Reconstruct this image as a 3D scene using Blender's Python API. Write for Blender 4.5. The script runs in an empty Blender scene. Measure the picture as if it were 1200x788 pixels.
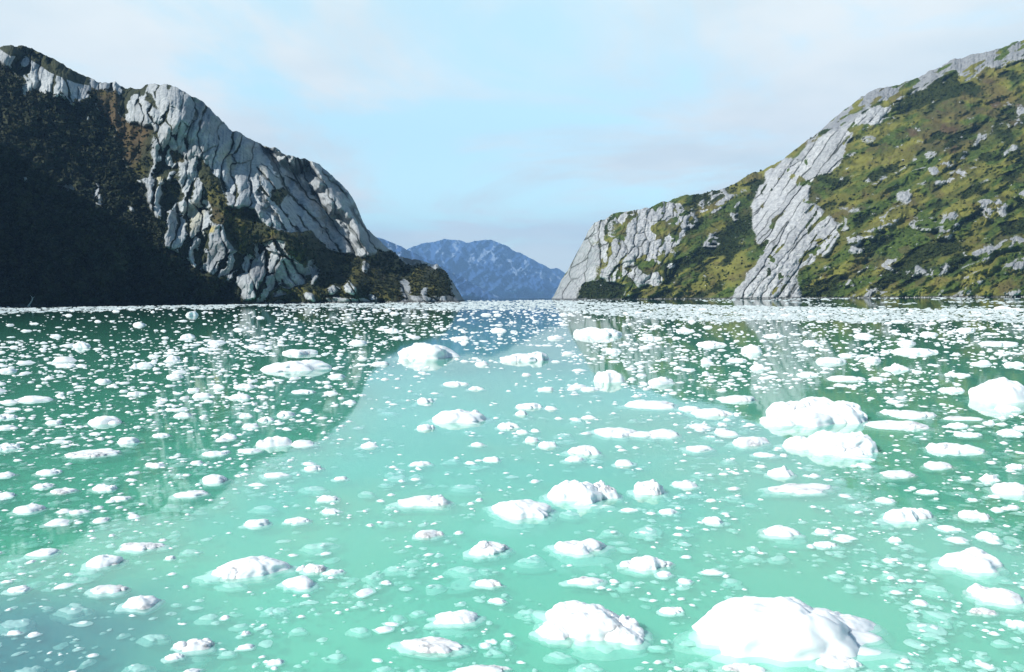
import bpy, math, random
import numpy as np
from mathutils import Matrix, Vector

random.seed(11)
RNG = np.random.default_rng(7)
S = bpy.context.scene
COL = S.collection

# ------------------------------------------------------------------ camera
FPX, CX, CY = 880.0, 600.0, 394.0            # focal length and centre, in pixels of a 1200 wide frame
CAM_Z = 5.0
PITCH = math.atan((CY - 349.5) / FPX)
ROLL = 0.008
Fv = np.array([0, math.cos(PITCH), -math.sin(PITCH)])
U0 = np.array([0, math.sin(PITCH), math.cos(PITCH)])
R0 = np.array([1.0, 0, 0])
Rv = R0 * math.cos(ROLL) - U0 * math.sin(ROLL)
Uv = U0 * math.cos(ROLL) + R0 * math.sin(ROLL)
cam = bpy.data.cameras.new('camera')
cam.sensor_width = 36.0
cam.lens = 36.0 * FPX / 1200.0
cam.clip_start, cam.clip_end = 0.1, 60000
camo = bpy.data.objects.new('camera', cam)
COL.objects.link(camo)
M = Matrix.Identity(4)
for i in range(3):
    M[i][0], M[i][1], M[i][2] = Rv[i], Uv[i], -Fv[i]
M[2][3] = CAM_Z
camo.matrix_world = M
S.camera = camo

# ------------------------------------------------------------------ sky, sun, exposure
SUN_DIR = np.array([-0.71, -0.42, 0.57]); SUN_DIR /= np.linalg.norm(SUN_DIR)
EL = math.asin(SUN_DIR[2]); AZ = math.atan2(SUN_DIR[0], SUN_DIR[1])
S.view_settings.view_transform = 'Standard'
S.view_settings.look = 'None'
S.view_settings.gamma = 1.0
S.view_settings.use_curve_mapping = False
S.view_settings.exposure = 0.58
SKY_STRENGTH = 0.1

def math_node(nt, op, a, b=None, clamp=False):
    n = nt.nodes.new('ShaderNodeMath'); n.operation = op; n.use_clamp = clamp
    for k, v in ((0, a), (1, b)):
        if v is None: continue
        if isinstance(v, (int, float)): n.inputs[k].default_value = v
        else: nt.links.new(v, n.inputs[k])
    return n.outputs[0]

def mix_col(nt, fac, a, b, mode='MIX'):
    n = nt.nodes.new('ShaderNodeMix'); n.data_type = 'RGBA'; n.blend_type = mode
    for k, v in ((0, fac), (6, a), (7, b)):
        if isinstance(v, (int, float)): n.inputs[k].default_value = v
        elif isinstance(v, tuple): n.inputs[k].default_value = (*v, 1.0)
        else: nt.links.new(v, n.inputs[k])
    return n.outputs[2]

def maprange(nt, v, a, b, lo=0.0, hi=1.0, smooth=True):
    n = nt.nodes.new('ShaderNodeMapRange')
    n.interpolation_type = 'SMOOTHSTEP' if smooth else 'LINEAR'
    nt.links.new(v, n.inputs[0])
    for k, x in ((1, a), (2, b), (3, lo), (4, hi)): n.inputs[k].default_value = x
    return n.outputs[0]

def noise_node(nt, vec, scale, detail=4.0, rough=0.5, distortion=0.0):
    n = nt.nodes.new('ShaderNodeTexNoise')
    n.inputs['Scale'].default_value = scale; n.inputs['Detail'].default_value = detail
    n.inputs['Roughness'].default_value = rough; n.inputs['Distortion'].default_value = distortion
    if vec is not None: nt.links.new(vec, n.inputs['Vector'])
    return n.outputs['Fac']

def make_world():
    w = bpy.data.worlds.new('World'); S.world = w; w.use_nodes = True
    nt = w.node_tree; nt.nodes.clear()
    out = nt.nodes.new('ShaderNodeOutputWorld'); bg = nt.nodes.new('ShaderNodeBackground')
    nt.links.new(bg.outputs[0], out.inputs[0])
    sky = nt.nodes.new('ShaderNodeTexSky'); sky.sky_type = 'NISHITA'
    sky.sun_disc = False; sky.sun_elevation = EL; sky.sun_rotation = AZ
    sky.air_density = 1.0; sky.dust_density = 0.6; sky.ozone_density = 1.5
    tc = nt.nodes.new('ShaderNodeTexCoord')
    sep = nt.nodes.new('ShaderNodeSeparateXYZ'); nt.links.new(tc.outputs['Generated'], sep.inputs[0])
    X, Y, Z = sep.outputs
    den = math_node(nt, 'ADD', math_node(nt, 'MAXIMUM', Z, 0.0), 0.16)
    cmb = nt.nodes.new('ShaderNodeCombineXYZ')
    nt.links.new(math_node(nt, 'DIVIDE', X, den), cmb.inputs[0])
    nt.links.new(math_node(nt, 'DIVIDE', Y, den), cmb.inputs[1])
    big = noise_node(nt, cmb.outputs[0], 0.95, 8.0, 0.58, 0.6)
    # more cloud to the east (+x) and in a western bank, a clearer lane up the fjord
    lane = maprange(nt, math_node(nt, 'ABSOLUTE', math_node(nt, 'ADD', X, 0.06)), 0.02, 0.50, -0.05, 0.20)
    low = maprange(nt, Z, 0.03, 0.13, 0.30, 0.0)
    high = maprange(nt, Z, 0.42, 0.65, 0.0, -0.30)
    dens = math_node(nt, 'ADD', math_node(nt, 'ADD', math_node(nt, 'ADD', big, lane), low), high)
    mask = maprange(nt, dens, 0.42, 0.62)
    shade = noise_node(nt, cmb.outputs[0], 1.7, 5.0, 0.5)
    cloud = mix_col(nt, maprange(nt, shade, 0.35, 0.65), CLOUD_DARK, CLOUD_LIGHT)
    skyc = mix_col(nt, 1.0, sky.outputs[0], SKY_TINT, 'MULTIPLY')
    front = maprange(nt, Y, 0.05, 0.62, 0.0, 1.0)
    veil = math_node(nt, 'MULTIPLY', maprange(nt, Z, 0.40, 0.70, 1.0, 0.05), front)
    skyc = mix_col(nt, math_node(nt, 'ADD', math_node(nt, 'MULTIPLY', front, 0.45), 0.55), (0, 0, 0), skyc)
    skyc = mix_col(nt, veil, skyc, SKY_VEIL, 'ADD')
    full = mix_col(nt, math_node(nt, 'MULTIPLY', mask, maprange(nt, Y, 0.1, 0.6, 0.12, 1.0)), skyc, cloud)
    full = mix_col(nt, math_node(nt, 'MULTIPLY', maprange(nt, Z, 0.02, 0.22, 1.0, 0.0), front), full, LOW_GLOW, 'ADD')
    nt.links.new(full, bg.inputs[0])
    bg.inputs[1].default_value = SKY_STRENGTH

SKY_TINT = (0.72, 1.00, 1.02)
SKY_VEIL = (3.7, 4.7, 4.0)
LOW_GLOW = (3.4, 3.7, 2.3)
CLOUD_DARK = (6.1, 6.9, 7.0)
CLOUD_LIGHT = (7.3, 7.7, 7.5)
make_world()

sun = bpy.data.lights.new('sun', 'SUN'); sun.energy = 4.6; sun.angle = math.radians(0.5); sun.color = (1.0, 0.965, 0.91)
suno = bpy.data.objects.new('sun', sun); COL.objects.link(suno)
suno.rotation_euler = Vector(-SUN_DIR).to_track_quat('-Z', 'Y').to_euler()

# ------------------------------------------------------------------ helpers
def rays(px, py):
    """direction with unit depth along +y for frame pixels"""
    px = np.asarray(px, float); py = np.asarray(py, float)
    d = (Fv * FPX + Rv * (px - CX)[..., None] - Uv * (py - CY)[..., None])
    return d / d[..., 1:2]

def to_px(P):
    q = P - np.array([0, 0, CAM_Z])
    z = q @ Fv
    return CX + FPX * (q @ Rv) / z, CY - FPX * (q @ Uv) / z

def on_water(px, py, z=0.0):
    d = rays(px, py)
    t = (z - CAM_Z) / d[..., 2]
    return d * t[..., None] + np.array([0, 0, CAM_Z]), t

def horizon(px):
    return 349.5 - (np.asarray(px, float) - 600) * ROLL

def hsh(ix, iy, seed, iz=0):
    h = (ix.astype(np.int64) * 374761393 + iy.astype(np.int64) * 668265263 + np.asarray(iz, np.int64) * 2147483629 + seed * 974634777) & 0xFFFFFFFF
    h = ((h ^ (h >> 13)) * 1274126177) & 0xFFFFFFFF
    h = ((h ^ (h >> 16)) * 2246822519) & 0xFFFFFFFF
    h = h ^ (h >> 15)
    return (h & 0xFFFFFF) / float(0x1000000)

def vnoise(x, y, seed=0):
    ix, iy = np.floor(x), np.floor(y)
    fx, fy = x - ix, y - iy
    fx = fx * fx * fx * (fx * (fx * 6 - 15) + 10); fy = fy * fy * fy * (fy * (fy * 6 - 15) + 10)
    a, b = hsh(ix, iy, seed), hsh(ix + 1, iy, seed)
    c, d = hsh(ix, iy + 1, seed), hsh(ix + 1, iy + 1, seed)
    return (a * (1 - fx) + b * fx) * (1 - fy) + (c * (1 - fx) + d * fx) * fy

def fbm(x, y, octv=4, seed=0, gain=0.5):
    s, amp, tot = 0.0, 1.0, 0.0
    for k in range(octv):
        s = s + amp * (vnoise(x + 17.3 * k, y - 9.1 * k, seed + k) * 2 - 1); tot += amp
        amp *= gain; x = x * 2.03 + 0.31 * y * 0.1; y = y * 2.03 - 0.1 * x * 0.1
    return s / tot * 1.6

def nz(x, y, seed=0):
    a = 0.62
    return 0.5 + 0.42 * fbm(x * math.cos(a) - y * math.sin(a) + 0.35 * vnoise(x * 1.7, y * 1.7, seed + 50), x * math.sin(a) + y * math.cos(a), 4, seed)

def worley(x, y, seed=0, jit=0.9):
    ix, iy = np.floor(x), np.floor(y)
    f1 = np.full(x.shape, 9.0); f2 = np.full(x.shape, 9.0); cid = np.zeros(x.shape); ou = np.zeros(x.shape); ow = np.zeros(x.shape); u2 = np.zeros(x.shape); w2 = np.zeros(x.shape)
    for dx in (-1, 0, 1):
        for dy in (-1, 0, 1):
            cx, cy = ix + dx, iy + dy
            px = cx + 0.5 + jit * (hsh(cx, cy, seed) - 0.5); py = cy + 0.5 + jit * (hsh(cx, cy, seed + 91) - 0.5)
            d = np.hypot(x - px, y - py); i = hsh(cx, cy, seed + 37)
            nearer = d < f1; second = (~nearer) & (d < f2)
            u2 = np.where(nearer, ou, np.where(second, x - px, u2)); w2 = np.where(nearer, ow, np.where(second, y - py, w2))
            f2 = np.where(nearer, f1, np.minimum(f2, d))
            cid = np.where(nearer, i, cid); ou = np.where(nearer, x - px, ou); ow = np.where(nearer, y - py, ow); f1 = np.where(nearer, d, f1)
    worley.frac = np.abs(w2 - ow) / (np.hypot(u2 - ou, w2 - ow) + 1e-6); worley.strip = np.hypot(0.62 * ou, ow)
    worley.tilt = ((cid * 7.31) % 1.0 - 0.5) * ou + ((cid * 13.7) % 1.0 - 0.5) * ow * 1.6
    return f1, f2, cid

def sstep(a, b, x):
    t = np.clip((x - a) / (b - a), 0, 1)
    return t * t * (3 - 2 * t)

def in_poly(px, py, pts):
    r = np.zeros(px.shape, bool)
    n = len(pts)
    for i in range(n):
        x0, y0 = pts[i]; x1, y1 = pts[(i + 1) % n]
        if y0 == y1: continue
        c = ((y0 > py) != (y1 > py)) & (px < (x1 - x0) * (py - y0) / (y1 - y0) + x0)
        r ^= c
    return r

def blur(a, r):
    a = np.asarray(a, float)
    for ax in (0, 1):
        p = [(0, 0), (0, 0)]; p[ax] = (r + 1, r)
        c = np.cumsum(np.pad(a, p, mode='edge'), ax)
        n = a.shape[ax]
        a = (np.take(c, np.arange(2 * r + 1, 2 * r + 1 + n), ax) - np.take(c, np.arange(0, n), ax)) / (2 * r + 1)
    return a

def seg_dist(px, py, pts):
    """distance to a polyline and the signed side of its closest segment"""
    best = np.full(px.shape, 1e9); side = np.zeros(px.shape)
    for (x0, y0), (x1, y1) in zip(pts[:-1], pts[1:]):
        dx, dy = x1 - x0, y1 - y0
        t = np.clip(((px - x0) * dx + (py - y0) * dy) / (dx * dx + dy * dy), 0, 1)
        d = np.hypot(px - x0 - t * dx, py - y0 - t * dy)
        s = np.sign((px - x0) * dy - (py - y0) * dx)
        side = np.where(d < best, s, side); best = np.minimum(best, d)
    return best, side

def fissures(px, py, deg, along, across, seed, reps=2.0):
    """long rounded slabs between wandering grooves that follow one direction"""
    wx, wy = warp(px, py, 0.5 * across, across * 3.0, seed + 60)
    u, w = oriented(wx, wy, deg, along, across, seed)
    n = fbm(u, w, 3, seed, 0.45) + 0.28 * w
    ph = n * reps
    groove = np.abs(((ph + 0.5) % 1.0) - 0.5) * 2          # 0 in a groove, 1 on a slab's back
    ids = hsh(np.floor(ph + 0.5), np.floor(ph + 0.5) * 0, seed)
    return np.clip(groove, 0, 1) ** 0.5, groove, ids

def ell(px, py, cx, cy, a, b, deg):
    c, s = math.cos(math.radians(deg)), math.sin(math.radians(deg))
    u = ((px - cx) * c - (py - cy) * s) / a; v = ((px - cx) * s + (py - cy) * c) / b
    return np.hypot(u, v)

def raw_mesh(name, V, F, mats, smooth=True, attrs=None, parent=None, idx=None):
    """F: an array of quads or of triangles, or a list of such arrays"""
    me = bpy.data.meshes.new(name)
    V = np.asarray(V, np.float32)
    fs = F if isinstance(F, list) else [F]
    fs = [np.asarray(f, np.int32) for f in fs if len(f)]
    me.vertices.add(len(V)); me.vertices.foreach_set('co', V.ravel())
    loops = np.concatenate([f.ravel() for f in fs])
    sizes = np.concatenate([np.full(len(f), f.shape[1], np.int32) for f in fs])
    starts = np.concatenate([[0], np.cumsum(sizes)[:-1]]).astype(np.int32)
    me.loops.add(len(loops)); me.loops.foreach_set('vertex_index', loops)
    me.polygons.add(len(sizes)); me.polygons.foreach_set('loop_start', starts)
    me.polygons.foreach_set('loop_total', sizes)
    me.polygons.foreach_set('use_smooth', np.full(len(sizes), smooth))
    for m in (mats if isinstance(mats, (list, tuple)) else [mats]): me.materials.append(m)
    if idx is not None: me.polygons.foreach_set('material_index', np.asarray(idx, np.int32))
    for k, a in (attrs or {}).items():
        at = me.attributes.new(k, 'FLOAT', 'POINT'); at.data.foreach_set('value', np.asarray(a, np.float32).ravel())
    me.update(calc_edges=True); me.validate()
    o = bpy.data.objects.new(name, me); COL.objects.link(o)
    if parent: o.parent = parent
    return o

def tag(o, label=None, cat=None, group=None, kind=None):
    for k, v in (('label', label), ('category', cat), ('group', group), ('kind', kind)):
        if v: o[k] = v
    return o

def grid_faces(nu, nv):
    i = np.arange(nu * nv).reshape(nv, nu)
    return np.stack([i[:-1, :-1], i[:-1, 1:], i[1:, 1:], i[1:, :-1]], -1).reshape(-1, 4)

# ------------------------------------------------------------------ materials
def new_mat(name):
    m = bpy.data.materials.new(name); m.use_nodes = True
    nt = m.node_tree; nt.nodes.clear()
    out = nt.nodes.new('ShaderNodeOutputMaterial')
    return m, nt, out

def attr(nt, name):
    n = nt.nodes.new('ShaderNodeAttribute'); n.attribute_name = name
    return n.outputs['Fac']

def principled(nt, out, rough=0.8, spec=0.3):
    b = nt.nodes.new('ShaderNodeBsdfPrincipled')
    b.inputs['Roughness'].default_value = rough; b.inputs['Specular IOR Level'].default_value = spec
    nt.links.new(b.outputs[0], out.inputs['Surface'])
    return b

def bump_node(nt, h, strength, dist):
    n = nt.nodes.new('ShaderNodeBump'); n.inputs['Strength'].default_value = strength; n.inputs['Distance'].default_value = dist
    nt.links.new(h, n.inputs['Height'])
    return n.outputs[0]

def hill_material(name, rock_a, rock_b, crack_c, green_a, green_b, grass_c, size):
    m, nt, out = new_mat(name)
    b = principled(nt, out, 0.85, 0.2)
    geo = nt.nodes.new('ShaderNodeNewGeometry'); P = geo.outputs['Position']
    n1 = noise_node(nt, P, 0.02 / size, 6, 0.6); n2 = noise_node(nt, P, 0.16 / size, 6, 0.62)
    mp = nt.nodes.new('ShaderNodeMapping'); mp.inputs['Scale'].default_value = (1, 1, 0.16); nt.links.new(P, mp.inputs[0])
    streak = noise_node(nt, mp.outputs[0], 0.12 / size, 5, 0.6)
    rock = mix_col(nt, maprange(nt, n2, 0.36, 0.64), rock_a, rock_b)
    rock = mix_col(nt, maprange(nt, streak, 0.52, 0.72, 0, 0.5), rock, tuple(0.45 * c for c in rock_a))
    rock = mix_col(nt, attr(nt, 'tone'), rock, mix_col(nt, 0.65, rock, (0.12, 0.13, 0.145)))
    rock = mix_col(nt, attr(nt, 'lichen'), rock, (0.36, 0.31, 0.12))
    rock = mix_col(nt, attr(nt, 'crack'), rock, crack_c)
    veg = mix_col(nt, maprange(nt, n2, 0.38, 0.62), green_a, green_b)
    veg = mix_col(nt, attr(nt, 'grass'), veg, mix_col(nt, maprange(nt, n1, 0.4, 0.6), grass_c, tuple(0.6 * c for c in grass_c)))
    veg = mix_col(nt, attr(nt, 'brown'), veg, (0.085, 0.06, 0.03))
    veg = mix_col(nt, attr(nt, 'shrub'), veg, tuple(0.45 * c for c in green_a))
    fine = noise_node(nt, P, 0.22 / size, 5, 0.7)
    vm = maprange(nt, math_node(nt, 'ADD', attr(nt, 'veg'), math_node(nt, 'MULTIPLY', math_node(nt, 'SUBTRACT', fine, 0.5), 1.7)), 0.36, 0.64)
    allc = mix_col(nt, vm, rock, veg)
    sp = nt.nodes.new('ShaderNodeSeparateXYZ'); nt.links.new(P, sp.inputs[0])
    tide = maprange(nt, math_node(nt, 'ADD', sp.outputs[2], math_node(nt, 'MULTIPLY', n2, 5.0)), 4.0, 6.5, 0.8, 0.0)
    allc = mix_col(nt, tide, allc, (0.045, 0.047, 0.045))        # wet rock along the tide line
    nt.links.new(allc, b.inputs['Base Color'])
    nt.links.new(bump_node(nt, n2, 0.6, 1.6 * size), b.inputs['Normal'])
    return m

MAT_LEFT = hill_material('granite_and_forest', (0.46, 0.49, 0.50), (0.30, 0.33, 0.345), (0.035, 0.042, 0.035),
                         (0.018, 0.026, 0.013), (0.042, 0.048, 0.020), (0.11, 0.105, 0.028), 1.0)
MAT_RIGHT = hill_material('granite_and_grass', (0.46, 0.47, 0.47), (0.30, 0.31, 0.32), (0.05, 0.055, 0.045),
                          (0.032, 0.058, 0.010), (0.070, 0.102, 0.018), (0.165, 0.162, 0.034), 1.3)
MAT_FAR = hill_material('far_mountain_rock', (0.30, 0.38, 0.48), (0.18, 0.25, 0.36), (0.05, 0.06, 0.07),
                        (0.025, 0.070, 0.200), (0.040, 0.100, 0.250), (0.07, 0.12, 0.16), 6.0)  # blue of the distant haze is partly painted into these colours

def leaf_material(name, a, b_):
    m, nt, out = new_mat(name)
    b = principled(nt, out, 0.75, 0.15)
    geo = nt.nodes.new('ShaderNodeNewGeometry')
    n = noise_node(nt, geo.outputs['Position'], 0.05, 4, 0.6)
    c = mix_col(nt, maprange(nt, n, 0.35, 0.65), a, b_)
    c = mix_col(nt, math_node(nt, 'MULTIPLY', geo.outputs['Random Per Island'], 0.6), c, tuple(0.5 * x for x in a))
    nt.links.new(c, b.inputs['Base Color'])
    return m
MAT_FOREST = leaf_material('beech_forest_leaves', (0.020, 0.030, 0.014), (0.050, 0.058, 0.024))
MAT_SHRUB = leaf_material('slope_shrub_leaves', (0.020, 0.036, 0.008), (0.050, 0.062, 0.014))

def ice_material(name, col, tint, sss=0.6):
    m, nt, out = new_mat(name)
    b = principled(nt, out, 0.5, 0.35)
    geo = nt.nodes.new('ShaderNodeNewGeometry'); P = geo.outputs['Position']
    n = noise_node(nt, P, 2.3, 5, 0.6); f = noise_node(nt, P, 14.0, 4, 0.6)
    c = mix_col(nt, maprange(nt, n, 0.42, 0.75, 0, 0.7), col, tint)
    nt.links.new(c, b.inputs['Base Color'])
    nt.links.new(bump_node(nt, f, 0.16, 0.03), b.inputs['Normal'])
    b.inputs['Subsurface Weight'].default_value = sss
    b.inputs['Subsurface Radius'].default_value = (0.9, 1.0, 1.0); b.inputs['Subsurface Scale'].default_value = 0.09
    return m
MAT_ICE = ice_material('white_glacier_ice', (0.90, 0.925, 0.925), (0.82, 0.89, 0.90))
MAT_WET = ice_material('waterlogged_ice', (0.80, 0.91, 0.89), (0.68, 0.85, 0.82), 0.0)
MAT_SLUSH = ice_material('brash_slush', (0.66, 0.73, 0.72), (0.54, 0.64, 0.63), 0.0)
MAT_CRUMB = ice_material('white_ice_crumbs', (0.90, 0.925, 0.925), (0.84, 0.90, 0.90), 0.0)

WATER_A = (0.31, 0.83, 0.65)
WATER_SHADE = (0.055, 0.34, 0.40)
WATER_B = (0.25, 0.765, 0.57)
def water_material(name, alpha, surface):
    m, nt, out = new_mat(name)
    geo = nt.nodes.new('ShaderNodeNewGeometry'); P = geo.outputs['Position']
    n = noise_node(nt, P, 0.07, 3, 0.5)
    col = mix_col(nt, maprange(nt, n, 0.35, 0.65), WATER_A, WATER_B)
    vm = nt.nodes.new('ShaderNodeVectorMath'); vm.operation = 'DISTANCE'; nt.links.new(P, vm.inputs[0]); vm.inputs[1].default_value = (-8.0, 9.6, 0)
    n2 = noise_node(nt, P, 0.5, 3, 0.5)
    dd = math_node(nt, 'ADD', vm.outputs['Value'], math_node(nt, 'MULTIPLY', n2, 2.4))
    col = mix_col(nt, maprange(nt, dd, 2.6, 6.2, 0.95, 0.0), col, WATER_SHADE)      # bluish shadow patch painted into the water's colour
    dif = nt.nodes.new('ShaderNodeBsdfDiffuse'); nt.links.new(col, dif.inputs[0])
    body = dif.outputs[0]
    if alpha < 1:
        tr = nt.nodes.new('ShaderNodeBsdfTransparent'); tr.inputs[0].default_value = (0.86, 1.0, 0.97, 1)
        mx = nt.nodes.new('ShaderNodeMixShader'); mx.inputs[0].default_value = alpha
        nt.links.new(tr.outputs[0], mx.inputs[1]); nt.links.new(body, mx.inputs[2]); body = mx.outputs[0]
    if surface:
        w1 = noise_node(nt, P, 0.9, 3, 0.5); w2 = noise_node(nt, P, 5.0, 2, 0.5)
        h = math_node(nt, 'ADD', w1, math_node(nt, 'MULTIPLY', w2, 0.12))
        bmp = bump_node(nt, h, 0.08, 0.03)
        gl = nt.nodes.new('ShaderNodeBsdfGlossy'); gl.inputs['Roughness'].default_value = 0.03
        lw = nt.nodes.new('ShaderNodeLayerWeight'); lw.inputs['Blend'].default_value = 0.5
        nt.links.new(bmp, gl.inputs['Normal']); nt.links.new(bmp, lw.inputs['Normal'])
        # Schlick reflectance, the same from above and below the surface
        fr = math_node(nt, 'ADD', math_node(nt, 'MULTIPLY', math_node(nt, 'POWER', lw.outputs['Facing'], 3.9), 0.965), 0.035)
        mx = nt.nodes.new('ShaderNodeMixShader'); nt.links.new(fr, mx.inputs[0])
        nt.links.new(body, mx.inputs[1]); nt.links.new(gl.outputs[0], mx.inputs[2]); body = mx.outputs[0]
    nt.links.new(body, out.inputs['Surface'])
    return m

# ------------------------------------------------------------------ water: a milky surface with cloudy depth below it
def make_water():
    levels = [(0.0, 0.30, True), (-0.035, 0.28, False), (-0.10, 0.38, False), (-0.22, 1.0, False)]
    V, F, idx, mats = [], [], [], []
    for k, (z, a, s) in enumerate(levels):
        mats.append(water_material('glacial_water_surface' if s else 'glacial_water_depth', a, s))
        e = 26000
        V += [(-e, -4000, z), (e, -4000, z), (e, 28000, z), (-e, 28000, z)]
        F.append((4 * k, 4 * k + 1, 4 * k + 2, 4 * k + 3)); idx.append(k)
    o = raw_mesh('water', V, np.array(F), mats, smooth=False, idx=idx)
    tag(o, 'milky turquoise fjord water mirroring the slopes', 'water', kind='structure')
make_water()

# ------------------------------------------------------------------ the two fjord sides
def relief_hill(name, xs, nrow, ridge, y0, depth_fn, attr_fn, mat, back, ridge_rough=2.0, seed=3):
    """terrain surface: for each bearing a shore distance, a ridge height and a depth profile between"""
    nu = len(xs)
    rid = np.interp(xs, *zip(*ridge)) + ridge_rough * fbm(xs / 9.0, xs * 0 + 3.3, 4, seed)
    Y0 = np.interp(xs, *zip(*y0))
    d0 = rays(xs, horizon(xs) + 5)
    base = horizon(xs) + (CAM_Z + 4.0) / Y0 * FPX
    v = np.linspace(0, 1, nrow)[:, None]
    PX = np.broadcast_to(xs, (nrow, nu)).copy()
    PY = base * (1 - v) + rid * v
    vv = np.broadcast_to(v, PX.shape)
    D, A = depth_fn(PX, PY, vv, Y0)
    d = rays(PX, PY)
    P = d * D[..., None] + np.array([0, 0, CAM_Z])
    # the far side falls away behind the ridge
    rows = [P]
    top = P[-1]
    for k, (dy, fz) in enumerate(back):
        Q = top.copy(); Q[:, 1] += dy; Q[:, 0] += dy * top[:, 0] / top[:, 1] * 0.6
        Q[:, 2] = top[:, 2] * fz - 4 * (1 - fz)
        rows.append(Q[None])
    P = np.concatenate(rows, 0)
    nv = P.shape[0]
    at = {k: np.concatenate([a, np.repeat(a[-1:], nv - nrow, 0)], 0) for k, a in A.items()}
    o = raw_mesh(name, P.reshape(-1, 3), grid_faces(nu, nv), mat, attrs=at)
    return o, P[:nrow], A, PX, PY

def warp(px, py, amp, sc, seed):
    return px + amp * fbm(px / sc, py / sc, 4, seed), py + amp * fbm(px / sc + 40, py / sc - 13, 4, seed + 5)

def oriented(px, py, deg, along, across, seed):
    """coordinates along and across a direction given in degrees up from the horizontal"""
    c, s = math.cos(math.radians(deg)), math.sin(math.radians(deg))
    return (px * c - py * s) / along, (px * s + py * c) / across

def slabs(px, py, deg, along, across, seed, sharp=0.3, wig=0.55):
    wx, wy = warp(px, py, wig * across, across * 2.2, seed + 60)
    u, w = oriented(wx, wy, deg, along, across, seed)
    f1, f2, cid = worley(u, w, seed)
    e = f2 - f1 + 0.17 * np.clip(1 - 1.25 * worley.frac, 0, 1)
    return np.sqrt(np.clip(e / sharp, 0, 1)) + 0.9 * worley.tilt, e, cid, worley.strip

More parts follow.
